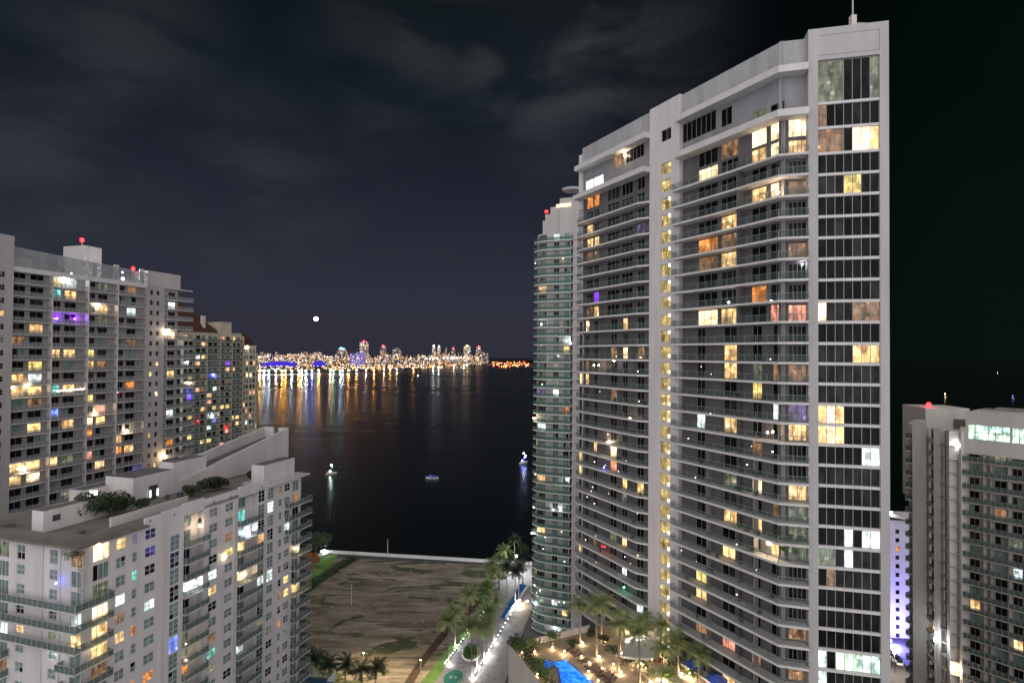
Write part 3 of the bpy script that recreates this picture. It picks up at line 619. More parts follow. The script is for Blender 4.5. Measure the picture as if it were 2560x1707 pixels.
# ------------------------------------------------------------------ 3. low corner building at bottom left
def corner_building():
    K0 = ony(206, 880, 84.2); K = Vector((K0.x, K0.y, 0))
    root = empty('corner_condo', (K.x, K.y, 0)); tag(root, 'mid-rise off-white building with wraparound corner balconies and wedge walls on its roof', 'building')
    fr = Face(K, DR); fl = Face(K, DL)
    LE = fr.u(752, 1250); ZR = 66.9; h = 3.0
    bld = Bld(root, frame_w, [(g_teal, 9), (g_black, 2), (g_green, 2)], rnd=dict(p=.05, c='wdgc'))
    def z_floor(k): return ZR - .4 - h * k       # top of k-th floor slab counted down from the roof
    NF = 22; mbw = MB(); hr = []; hl = []
    def add(fa, hs, px0, px1, y, k, z0, z1, nx, nz, off=0.0, dark=None):
        a, b = colx(fa, px0, px1, y, off); z = z_floor(k); hs.append((a, b, z + z0, z + z1)); bld.win(fa, a + .02, b - .02, z + z0 + .02, z + z1 - .02, off - .14, nx, nz, bar=.09, dark=dark)
    rec = []   # recessed bays (u0,u1)
    ra = colx(fr, 459, 508, 1400); rb = colx(fr, 594, 643, 1400)
    hra = []; hrb = []
    for k in range(1, NF):
        z = z_floor(k); wide = k > 5
        add(fr, hr, 289, 313, 1500, k, .75, 2.45, 2, 2); add(fr, hr, 329, 342, 1500, k, .8, 2.4, 1, 2); add(fr, hr, 361, 387, 1500, k, .75, 2.4, 2, 2, dark=1 if k in (2, 3) else None)
        if k > 1: add(fr, hr, 425, 448, 1450, k, .1, 2.85, 2, 3)
        add(fr, hr, 522, 543, 1400, k, .75, 2.4, 2, 2); add(fr, hr, 562, 582, 1400, k, .75, 2.4, 2, 2)
        add(fr, hr, 645, 661, 1350, k, .35, 2.75, 2, 3); add(fr, hr, 668, 683, 1350, k, .3 if k < 8 else .75, 2.7 if k < 8 else 2.4, 2, 3 if k < 8 else 2)
        add(fr, hr, 696, 704, 1350, k, .8, 2.4, 1, 2); add(fr, hr, 711, 724, 1300, k, .75, 2.4, 2, 2)
        if 1: add(fr, hr, 231, 271, 1500, k, .1, 2.6, 3, 1)
        add(fr, hr, 730, 745, 1350, k, .1, 2.5, 2, 1)
        for hh, rr in ((hra, ra), (hrb, rb)):
            w0, w1 = rr[0] + .1, rr[0] + (rr[1] - rr[0]) * .62
            hh.append((w0, w1, z + .08, z + 2.5)); bld.win(fr, w0 + .02, w1 - .02, z + .1, z + 2.48, -1.5, 3, 1)
        add(fl, hl, 40, 60, 1500, k, .75 if k > 1 else .1, 2.3, 2, 2); add(fl, hl, 122, 142, 1500, k, .75 if k > 1 else .1, 2.3, 2, 2); add(fl, hl, 176, 203, 1500, k, .1, 2.5, 2, 1)
        add(fl, hl, -8, 20, 1500, k, .1, 2.5, 3, 1)
    ZT = ZR - .35
    wall(mbw, fr, 0, ra[0], -.5, ZT, 0, hr); wall(mbw, fr, ra[1], rb[0], -.5, ZT + .4, 0, hr); wall(mbw, fr, rb[1], LE, -.5, ZT, 0, hr)
    for rr, hh in ((ra, hra), (rb, hrb)):
        wall(mbw, fr, rr[0], rr[1], -.5, ZT, -1.36, hh)
        for u in rr:
            mbw.face([fr.at(u, -.5, 0), fr.at(u, ZT + .3, 0), fr.at(u, ZT + .3, -1.4), fr.at(u, -.5, -1.4)])
        mbw.face([fr.at(rr[0], ZT + .3, -.05), fr.at(rr[1], ZT + .3, -.05), fr.at(rr[1], z_floor(1) + 2.6, -.05), fr.at(rr[0], z_floor(1) + 2.6, -.05)])
    LW = fl.u(-160, 1300)
    wall(mbw, fl, 0, LW, -.5, ZT, 0, hl)
    wall(mbw, Face(fr.at(LE, 0), DL, n=DR), 0, 20, -.5, ZT, 0, [])
    mbw.build('wall', wall_w, root)
    mb = MB()   # pilaster lines and reveals
    for fa, px, y in ((fr, 408, 1400), (fr, 586, 1400), (fl, 104, 1500), (fl, 148, 1500)):
        u = fa.u(px, y); fin(mb, fa, u, .5, -.5, ZT - .02, -.1, .12)
    mb.build('pilaster', wall_l, root)
    # roof: slab with overhanging corner, parapets stepping along the long side
    mb = MB(); mb.prism([fr.xy(.05, -.3), fr.xy(LE, -.3), fr.xy(LE, -20), fl.xy(LW, -.3)], ZR - 1.0, ZR - .3); mb.build('roof', roofm, root)
    mb = MB(); mb.prism([fr.at(-1.0, 0, 1.0)[:2], fr.at(fr.u(364, 1300), 0, 1.0)[:2], fr.at(fr.u(364, 1300), 0, -3)[:2], fr.at(4, 0, -4)[:2], fl.at(6, 0, -3)[:2], fl.at(LW, 0, -3)[:2], fl.at(LW, 0, 1.0)[:2]], ZR - .3, ZR + .02)
    mb.build('corner_overhang', roofm, root)
    mb = MB()
    for a, b, t, o in ((364, 408, 1.05, .02), (408, 459, 1.25, -.05), (459, 512, 1.55, .05), (512, 598, 1.15, -.02), (598, 640, 1.5, .05), (640, 672, 1.0, -.02)):
        ua, ub_ = fr.u(a, 1240), fr.u(b, 1230); mb.prism([fr.xy(ua, o + .02), fr.xy(ub_, o + .02), fr.xy(ub_, o - .35), fr.xy(ua, o - .35)], ZR - .6, ZR + t)
    mb.build('parapet', wall_w, root)
    mb = MB(); ua = fr.u(671, 1200); mb.prism([fr.xy(ua, .9), fr.xy(LE + 2.2, .9), fr.xy(LE + 2.2, -7), fr.xy(ua, -7)], ZR - .25, ZR + .1); mb.build('end_overhang', wall_l, root)
    # heights read off the photograph for the roof volumes
    def loc(px, py, z): q = onz(px, py, z) - K; q.z = 0; return q.dot(DR), q.dot(DL)
    def P(s, w): q = K + DR * s + DL * w; return (q.x, q.y)
    def blk(name, s0, s1, w0, w1, z0, z1, mat=wall_w, capm=roofd):
        mb = MB(); mb.prism([P(s0, w0), P(s1, w0), P(s1, w1), P(s0, w1)], z0, z1); o = mb.build(name, mat, root)
        if capm:
            mb = MB(); mb.prism([P(s0 + .2, w0 + .2), P(s1 - .2, w0 + .2), P(s1 - .2, w1 - .2), P(s0 + .2, w1 - .2)], z1, z1 + .04); mb.build('roof', capm, root)
        return o
    s1, w1 = loc(108, 1327, ZR); blk('stair_housing', s1, s1 + 11, w1, w1 + 2.6, ZR - .3, ZR + 3.1, capm=roofm)
    f1 = Face(K + DL * w1, DR); mb = MB(); u, z = f1.hit(141, 1293); mb.prism([f1.xy(u - .6, .06), f1.xy(u + .6, .06), f1.xy(u + .6, 0), f1.xy(u - .6, 0)], z - .5, z + .5); mb.build('wall_vents', metal_d, root)
    s2, w2 = loc(266, 1297, ZR + 1.2); s3, _ = loc(174, 1290, ZR + 1.2); blk('planter_wall', s1 + 6, s2 + 1, w2, w2 + .4, ZR - .3, ZR + 1.2, capm=None)
    blk('planter_wall', s2 + .6, s2 + 16, w2 - .3, w2 + .1, ZR - .3, ZR + 1.2, capm=None)
    s4, w4 = loc(222, 1262, ZR + .5); blk('low_roof_block', s4, s4 + 9.5, w4 + 1.5, w4 + 5, ZR - .3, ZR + 3.0)
    # entrance mass and sloping wedge
    se, we = loc(382, 1244, ZR); W0 = we; W1 = we + 7.4
    fw0 = Face(K + DL * W0, DR)
    u331, z331 = fw0.hit(333, 1196); u435, z435 = fw0.hit(437, 1209); u723, z723 = fw0.hit(722, 1069)
    blk('entrance_block', u331, u435, W0, W0 + 7, ZR - .3, z331)
    Ua, za = u435, z435; Ub, zb = u723, z723
    mb = MB(); mb.prism([P(Ua, W0), P(Ub, W0), P(Ub, W0 + .5), P(Ua, W0 + .5)], ZR - .3, [za, zb, zb, za]); zc = za + (zb - za) * .1
    mb.prism([P(Ua + 2, W1), P(Ub, W1), P(Ub, W1 + .5), P(Ua + 2, W1 + .5)], ZR - .3, [zc + .6, zb, zb, zc + .6])
    mb.prism([P(Ub - .5, W0 + .52), P(Ub, W0 + .52), P(Ub, W0 + 2.9), P(Ub - .5, W0 + 2.9)], ZR - .3, zb)
    mb.prism([P(Ub - .5, W0 + 4.6), P(Ub, W0 + 4.6), P(Ub, W1 - .02), P(Ub - .5, W1 - .02)], ZR - .3, zb)
    mb.build('wedge_wall', wall_w, root)
    mb = MB(); mb.face([(*P(Ua, W0 + .5), za - 1.0), (*P(Ub - .5, W0 + .5), zb - 2.8), (*P(Ub - .5, W1), zb - 2.8), (*P(Ua, W1), za - 1.0)]); mb.build('wedge_roof', roofd, root)
    fz = Face(K + DL * (W0 + .52), DR); _, zu = fz.hit(436, 1156); u2, _ = fz.hit(516, 1146)
    blk('upper_block', Ua + .02, u2, W0 + .52, W0 + 4.4, za - 1.2, zu)
    uq, _ = fr.hit(660, 1196, -.9); ur_, _ = fr.hit(736, 1180, -.9); blk('roof_box', uq, ur_, .9, 4.2, ZR, fr.hit(660, 1164, -.9)[1])
    mb = MB(); u1, u2_ = fw0.u(568, 1200), fw0.u(606, 1200); mb.prism([fw0.xy(u1, .3), fw0.xy(u2_, .3), fw0.xy(u2_, 0), fw0.xy(u1, 0)], ZR - .2, fw0.hit(568, 1196)[1]); mb.build('roof_door', metal_d, root)
    ud_ = fw0.u(382, 1240); mb = MB(); mb.prism([fw0.xy(ud_ - .9, .25), fw0.xy(ud_ + .9, .25), fw0.xy(ud_ + .9, 0), fw0.xy(ud_ - .9, 0)], ZR - .2, ZR + 2.5); mb.build('entrance_door', metal_d, root)
    for dx in (-.8, .8):
        mb = MB(); mb.prism([fw0.xy(ud_ + dx - .12, .34), fw0.xy(ud_ + dx + .12, .34), fw0.xy(ud_ + dx + .12, .26), fw0.xy(ud_ + dx - .12, .26)], ZR + .3, ZR + 1.7); mb.build('door_light', em('door_light', (.8, .9, 1), 2.5), root)
    mb = MB(); q = onz(231, 1234, ZR + 2.6); mb.box(q, (1.3, .8, 1.0), rz=.28); mb.build('lit_roof_box', em('lit_box', (1, .97, .9), 2), root)
    fp = Face(K + DL * (W1 - 1), DR); u, z = fp.hit(708, 1035); p = fp.at(u, 0); mb = MB(); mb.tube([(p.x, p.y, ZR + 6), (p.x, p.y, z)], .05); mb.build('roof_pole', metal, root)
    mb = MB()
    for px, py, a_, h_ in ((30, 1312, .35, .25), (205, 1328, .5, .15), (300, 1300, .3, .5), (330, 1290, .25, .6), (418, 1246, .3, .8), (450, 1238, .5, .7), (700, 1192, .4, .4), (12, 1316, .3, .3)):
        q = onz(px, py, ZR + .05); mb.box((q.x, q.y, ZR + h_ / 2), (a_ * 2, a_ * 1.4, h_), rz=.28)
    mb.build('roof_vents', metal_d, root)
    # round vents under the parapet
    mb = MB()
    for px, py in ((376, 1302), (437, 1286), (536, 1255), (577, 1242), (655, 1217)):
        u, z = fr.hit(px, py, .12); c = fr.at(u, z, .03); a = fr.d
        mb.hexa([c + a * math.cos(t) * .16 + Vector((0, 0, math.sin(t) * .16)) for t in [i * math.pi / 4 for i in range(8)]], [c + fr.n * .12 + a * math.cos(t) * .16 + Vector((0, 0, math.sin(t) * .16)) for t in [i * math.pi / 4 for i in range(8)]])
    mb.build('wall_vents', metal_d, root)
    # balconies
    def zrail(px, py, fa, off): return fa.hit(px, py, off)[1]
    u289 = fr.u(287, 1500, 1.2); u135 = fl.u(137, 1600, 1.2)
    for k in range(3, NF):
        z = z_floor(k) + .0
        if k <= 5: lo = [fl.xy(LW, 1.25)]; li = [fl.xy(LW, 0)]
        else: lo = [fl.xy(u135, 0), fl.xy(u135, 1.25)]; li = []
        cor = K + fr.n * 1.25 + fl.n * 1.25
        out = [fr.xy(u289, 0), fr.xy(u289, 1.25), (cor.x, cor.y)] + lo[::-1]
        inn = [(K.x, K.y)] + li
        balcony(root, out, inn, z, .22, slab_g, rg_dark, post=1.1)
        if k > 5:
            balcony(root, [fl.xy(fl.u(24, 1550), 0), fl.xy(fl.u(24, 1550), 1.25), fl.xy(LW, 1.25)], [fl.xy(fl.u(24, 1550), 0), fl.xy(LW, 0)], z, .22, slab_g, rg_dark, post=1.1)
    for k in range(2, NF):
        z = z_floor(k)
        for rr, e in ((ra, 1.6), (rb, 1.2)):
            balcony(root, [fr.xy(rr[0] - .1, 0), fr.xy(rr[0] - .1, .7), fr.xy(rr[1] + .9, .9), fr.xy(rr[1] + 1.4, .0)], [fr.xy(rr[0], -1.36), fr.xy(rr[1], -1.36)], z, .22, slab_g, rg_dark, post=1.0)
        a = fr.u(728, 1350) if k > 4 else fr.u(712, 1300)
        balcony(root, [fr.xy(a, 0), fr.xy(a, 1.1), fr.xy(LE + 2.9, 1.1), fr.xy(LE + 2.9, -5)], [fr.xy(a, 0), fr.xy(LE, 0), fr.xy(LE, -5)], z, .22, slab_g, rg_dark, post=1.3)
    bld.finish()
    for fa, px, py, o_, m_, r_, e_, c_ in ((fr, 246, 1357, -.1, lamp_w, .28, 40, (1, .7, .5)), (fr, 500, 1314, .2, lamp_w, .25, 30, (1, .85, .6)), (fr, 621, 1333, -.6, lamp_c, .35, 90, (.85, .85, 1)), (fr, 563, 1391, .2, lamp_w, .25, 20, (1, .85, .5)),
        (fr, 612, 1435, -.5, lamp_w, .3, 90, (1, .75, .45)), (fr, 744, 1370, 0.5, lamp_w, .22, 25, (1, .6, .2)), (fr, 742, 1455, .3, lamp_w, .25, 60, (1, .8, .4)), (fl, 140, 1457, .9, lamp_b, .2, 8, (.15, .15, 1)), (fl, 130, 1622, .3, lamp_c, .25, 50, (.8, .9, 1)),
        (fr, 231, 1611, .3, lamp_w, .25, 60, (1, .75, .4)), (fr, 488, 1455, -.4, lamp_c, .25, 70, (.95, 1, 1)), (fr, 465, 1610, -.5, lamp_w, .2, 40, (1, .6, .3)), (fr, 465, 1650, -.5, lamp_w, .2, 40, (1, .6, .3))):
        u, z = fa.hit(px, py, o_); lampball(root, fa.at(u, z, o_), r_, m_, e_, c_)
    return K, fr, fl, ZR, P
LLK, LLr, LLl, LLZ, LLP = corner_building()

# ------------------------------------------------------------------ 4. broad balcony tower at left
def left_tower():
    p = ony(37, 877, 131); f = Face(p, DR); root = empty('balcony_block', (p.x, p.y, 0))
    tag(root, 'broad white block with a grid of divided balconies, glass roof screen and red beacon', 'tower')
    ZT = 115.4; h = 3.0; u0_ = f.u(22, 950); uP = f.u(361, 950); uQ = f.u(409, 950); uE = f.u(444, 950)
    divs = [f.u(x, 950) for x in (25, 126, 217, 291, 361)]
    bld = Bld(root, frame_d, [(g_black, 12), (g_grey, 2), (g_green, 1)], rnd=dict(p=.07, c='wdgwy'))
    zs = [ZT - .5 - h * k for k in range(1, 27)]
    mb = MB(); hs = []; hp = []; hq = []
    for z in zs:
        for i in range(4):
            a, b = divs[i], divs[i + 1]; L = b - a
            fr_ = [(.07, .38), (.5, .84)] if i == 0 else [(.08, .30), (.40, .72)]
            for (x0, x1) in fr_:
                hs.append((a + L * x0, a + L * x1, z + .35, z + 2.5)); bld.win(f, a + L * x0 + .02, a + L * x1 - .02, z + .37, z + 2.48, -.95, 2, 1, bar=.05)
        for x0, x1 in ((372, 379), (388, 395)):
            a, b = colx(f, x0, x1, 950); hp.append((a, b, z + .9, z + 2.2)); bld.win(f, a, b, z + .92, z + 2.18, -.12, 1, 2, bar=.08)
        a, b = colx(f, 420, 437, 950); hq.append((a, b, z + .2, z + 2.3)); bld.win(f, a, b, z + .22, z + 2.28, -.5, 2, 1)
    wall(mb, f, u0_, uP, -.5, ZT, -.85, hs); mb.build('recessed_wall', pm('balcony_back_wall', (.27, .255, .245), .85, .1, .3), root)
    mb = MB(); wall(mb, f, uP, uQ, -.5, ZT, 0, hp); wall(mb, f, uQ, uE, -.5, ZT, -.4, hq)
    for u, o in ((uP, 0), (uQ, 0), (uE, -.4)):
        mb.face([f.at(u, -.5, o), f.at(u, ZT, o), f.at(u, ZT, -15 if u == uE else -1.5), f.at(u, -.5, -15 if u == uE else -1.5)])
    # pier at the near end
    g0 = u0_ - 14; hz = []
    for z in zs:
        a, b = colx(f, -8, 8, 900, .6); hz.append((a, b, z + .9, z + 2.2)); bld.win(f, a, b, z + .92, z + 2.18, .48, 2, 2, bar=.08)
    wall(mb, f, g0, u0_ + .2, -.5, 122.6, .6, hz)
    mb.face([f.at(u0_ + .2, -.5, .6), f.at(u0_ + .2, 122.6, .6), f.at(u0_ + .2, 122.6, -6), f.at(u0_ + .2, -.5, -6)])
    mb.build('wall', wall_b, root)
    mb = MB()
    for d_ in divs[1:4]: fin(mb, f, d_, .28, -.5, ZT, -1.4, .28)
    mb.build('divider_wall', wall_l, root)
    mb = MB(); mb.prism([f.xy(u0_, .0), f.xy(uE, -.3), f.xy(uE, -15), f.xy(u0_, -15)], ZT - .35, ZT); mb.build('roof', roofd, root)
    mb = MB()
    for a, b, o in ((u0_ + .25, uP, .25),): mb.prism([f.xy(a, o), f.xy(b, o), f.xy(b, -1.4), f.xy(a, -1.4)], ZT - .9, ZT + .25)
    mb.prism([f.xy(uQ, .6), f.xy(uE + 4.6, .6), f.xy(uE + 4.6, -5), f.xy(uQ, -5)], ZT - .3, ZT)
    mb.build('cornice', slab_w, root)
    for z in zs:
        balcony(root, [f.xy(u0_ + .25, -.8), f.xy(u0_ + .25, .2), f.xy(uP, .2)], [f.xy(uP, -.8)], z, .18, slab_w, rg_picket, post=.9)
        balcony(root, [f.xy(uQ + .3, -.35), f.xy(uQ + .3, .9), f.xy(uE + 4.6, .9), f.xy(uE + 4.6, -5)], [f.xy(uE, -5), f.xy(uE, -.4)], z, .2, slab_w, rg_picket, post=.9)
    # penthouse blocks
    def blk(name, px0, px1, py, o0, o1, mat=wall_t, z0=ZT):
        a, b = f.u(px0, 650, o0), f.u(px1, 650, o0); z = f.hit(px0, py, o0)[1]; mb = MB()
        mb.prism([f.xy(a, o0), f.xy(b, o0), f.xy(b, o1), f.xy(a, o1)], z0, z); mb.build(name, mat, root); return a, b, z
    blk('penthouse', 371, 452, 676, -.8, -6)
    a, b, zt = blk('lift_housing', 211, 254, 613, -9, -17)
    blk('pavilion', 30, 84, 643, -5, -9); blk('pavilion', 300, 337, 695, -5, -9)
    # slanting white screen fins
    mb = MB()
    for px in (104, 148, 230, 286, 350):
        u = f.u(px, 660, -.6); mb.prism([f.xy(u, -.6), f.xy(u + 1.4, -.6), f.xy(u + 1.4, -.9), f.xy(u, -.9)], ZT, ZT + 4.6)
    mb.build('screen_post', wall_w, root)
    mb = MB(); a_, b_ = u0_ + .25, uP + .5
    mb.prism([f.xy(a_, .1), f.xy(b_, .1), f.xy(b_, .04), f.xy(a_, .04)], ZT + .25, [120.2, 118.9, 118.9, 120.2]); 
    s_ = mb.build('roof_screen', rg_pale, root)
    mb = MB(); mb.bar(f.at(a_, 120.2, .07), f.at(b_, 118.9, .07), .09); mb.build('top_rail', metal, s_)
    bld.finish()
    for px, py, o_, m_, r_, e_, c_, nm in ((161, 698, -.7, lamp_c, .4, 260, (.9, .95, 1), 'wall_lamp'), (307, 697, -2.5, lamp_c, .4, 400, (.9, .95, 1), 'roof_lamp'), (306, 681, -2.5, lamp_c, .22, 60, (.9, .95, 1), 'roof_lamp'), (178, 684, -4, lamp_c, .2, 300, (.9, .95, 1), 'roof_lamp'),
        (246, 764, -.6, lamp_w, .4, 160, (1, .75, .5), 'wall_lamp'), (420, 827, .2, lamp_w, .5, 200, (1, .75, .5), 'wall_lamp'), (31, 969, -.4, lamp_w, .35, 120, (1, .75, .45), 'wall_lamp'), (70, 962, -.4, lamp_w, .35, 140, (1, .75, .45), 'wall_lamp'),
        (238, 1033, -.5, lamp_w, .35, 140, (1, .8, .5), 'wall_lamp'), (317, 1077, -.5, lamp_w, .35, 150, (1, .75, .5), 'wall_lamp'), (61, 1174, -.4, lamp_w, .35, 140, (1, .75, .45), 'wall_lamp'), (292, 981, -.5, em('lamp_magenta', (1, .1, .5), 12), .28, 15, (1, .2, .6), 'wall_lamp'),
        (334, 1180, -.4, lamp_b, .3, 12, (.4, .4, 1), 'wall_lamp'), (412, 1140, .3, lamp_w, .5, 160, (1, .6, .25), 'wall_lamp'), (142, 797, -.8, lamp_b, .3, 120, (.3, .1, 1), 'wall_lamp'), (187, 797, -.8, em('lamp_violet', (.6, .05, 1), 12), .3, 200, (.3, .05, 1), 'wall_lamp')):
        u, z = f.hit(px, py, o_); lampball(root, f.at(u, z, o_), r_, m_, e_ * 2.2, c_, nm)
    # string of small lights along one balcony
    mb = MB(); ua, za = f.hit(142, 977, .25); ub_, zb = f.hit(211, 971, .25)
    for i in range(22): mb.ball(f.at(ua + (ub_ - ua) * i / 21, za + (zb - za) * i / 21 - .15 * math.sin(i * 2.1) ** 2, .25), .1)
    mb.build('string_lights', em('string_lights', (1, .8, .7), 10, False), root)
    u, z = f.hit(205, 600, -12); lampball(root, f.at(u, z, -12), .58, lamp_r, 200, (1, .05, .03), 'beacon')
    u, z = f.hit(333, 671, -6); lampball(root, f.at(u, z, -6), .5, lamp_r, 120, (1, .05, .03), 'beacon')
    mb = MB()
    q = f.at(*[(lambda t: (t[0], t[1]))(f.hit(205, 600, -12))][0], -12); mb.tube([(q.x, q.y, zt - .2), (q.x, q.y, q.z - .4)], .1)
    q = f.at(*f.hit(333, 671, -6), -6); mb.tube([(q.x, q.y, ZT), (q.x, q.y, q.z - .4)], .12)
    mb.build('beacon_mast', metal, root)
    return f
LTf = left_tower()

# ------------------------------------------------------------------ 5. stepped building with brown roof behind
def brown_roof_building():
    p = ony(480, 883, 253); f = Face(p, DR); root = empty('stepped_block', (p.x, p.y, 0)); wall_bt = pm('butter_stucco', (.5, .45, .34), .85, .08, .3)
    tag(root, 'cream stepped apartment block with brown hipped roof beyond the broad balcony block', 'building')
    bld = Bld(root, frame_d, [(g_teal, 5), (g_black, 4), (g_green, 2)], rnd=dict(p=.17, c='wwydwck'))
    h = 3.0
    parts = [(452, 545, 105.0, 0.0), (545, 575, 110.6, .4), (575, 603, 105.4, -.3), (603, 638, 99.6, .3), (638, 646, 95.5, -.6)]
    mb = MB(); zs = [104.0 - h * k for k in range(1, 34)]
    for x0, x1, zt, o in parts:
        ua, ub_ = f.u(x0, 950), f.u(x1, 950); hs = []; L = ub_ - ua; nb = max(1, round(L / 6.5))
        for i in range(nb):
            for z in zs:
                if z + 2.4 > zt: continue
                a = ua + L * (i + .12) / nb; w = L / nb
                for q0, q1 in ((0, .34), (.46, .76)):
                    hs.append((a + w * q0, a + w * q1, z + .5, z + 2.55)); bld.win(f, a + w * q0, a + w * q1, z + .52, z + 2.53, o - .15, 2, 1, bar=.06)
        wall(mb, f, ua, ub_, -.5, zt, o, hs, depth=.3)
        mb.face([f.at(ub_, -.5, o), f.at(ub_, zt, o), f.at(ub_, zt, -18), f.at(ub_, -.5, -18)]); mb.face([f.at(ua, zt - 6, o), f.at(ua, zt, o), f.at(ua, zt, -18), f.at(ua, zt - 6, -18)])
        mb.prism([f.xy(ua, o + .25), f.xy(ub_, o + .25), f.xy(ub_, -18), f.xy(ua, -18)], zt - .5, zt)
    mb.build('wall', wall_bt, root)
    mb = MB()
    for x in (452, 512, 545, 575, 603): fin(mb, f, f.u(x, 950), .35, -.5, 104, -.1, 1.3)
    mb.build('divider_wall', wall_bt, root)
    for z in zs:
        for x0, x1 in ((452, 545), (548, 601)):
            ua, ub_ = f.u(x0, 950), f.u(x1, 950)
            balcony(root, [f.xy(ua, .1), f.xy(ua, 1.3), f.xy(ub_, 1.3), f.xy(ub_, .1)], [f.xy(ub_, 0), f.xy(ua, 0)], z, .25, slab_g, rg_dark, post=3.2, pt=.07)
    mb = MB(); ua, ub_ = f.u(400, 800, -6), f.u(548, 830, -1); ur, zr = f.hit(445, 752, -9)
    b0, b1, b2, b3 = f.at(ua, 105.2, -.3), f.at(ub_, 105.2, -.3), f.at(ub_, 105.2, -18), f.at(ua, 105.2, -18); r1, r2 = f.at(ur - 8, zr, -9), f.at(ur, zr, -9)
    mb.face([b0, b1, r2, r1]); mb.face([b1, b2, r2]); mb.face([b2, b3, r1, r2]); mb.face([b3, b0, r1]); mb.build('roof', brown, root)
    mb = MB()
    for px, py in ((509, 800), (509, 822)):
        u, z = f.hit(px, py, -2.0); mb.prism([f.xy(u - .8, -1.6), f.xy(u + .8, -1.6), f.xy(u + .8, -3), f.xy(u - .8, -3)], z - 2.2, z + 2.0)
    mb.build('chimney', wall_c, root)
    mb = MB(); ua, ub_ = f.u(600, 850, -2), f.u(632, 860, -2); n_ = 7
    for i in range(n_):
        a0, a1 = i / n_, (i + 1) / n_; za, zb = 105.5 - 5.6 * a0 ** 2, 105.5 - 5.6 * a1 ** 2
        mb.prism([f.xy(ua + (ub_ - ua) * a0, -1), f.xy(ua + (ub_ - ua) * a1, -1), f.xy(ua + (ub_ - ua) * a1, -12), f.xy(ua + (ub_ - ua) * a0, -12)], 98, [za, zb, zb, za])
    mb.build('curved_roof', brown, root)
    bld.finish()
    for px, py, m_, r_ in ((472, 958, lamp_w, .6), (472, 988, lamp_b, .8), (530, 1040, lamp_c, .5), (495, 1051, lamp_r, .4), (619, 868, lamp_w, .5), (533, 936, lamp_b, .6), (468, 905, lamp_c, .4), (565, 1070, lamp_r, .5)):
        u, z = f.hit(px, py, .8); lampball(root, f.at(u, z, .8), r_, m_)
brown_roof_building()

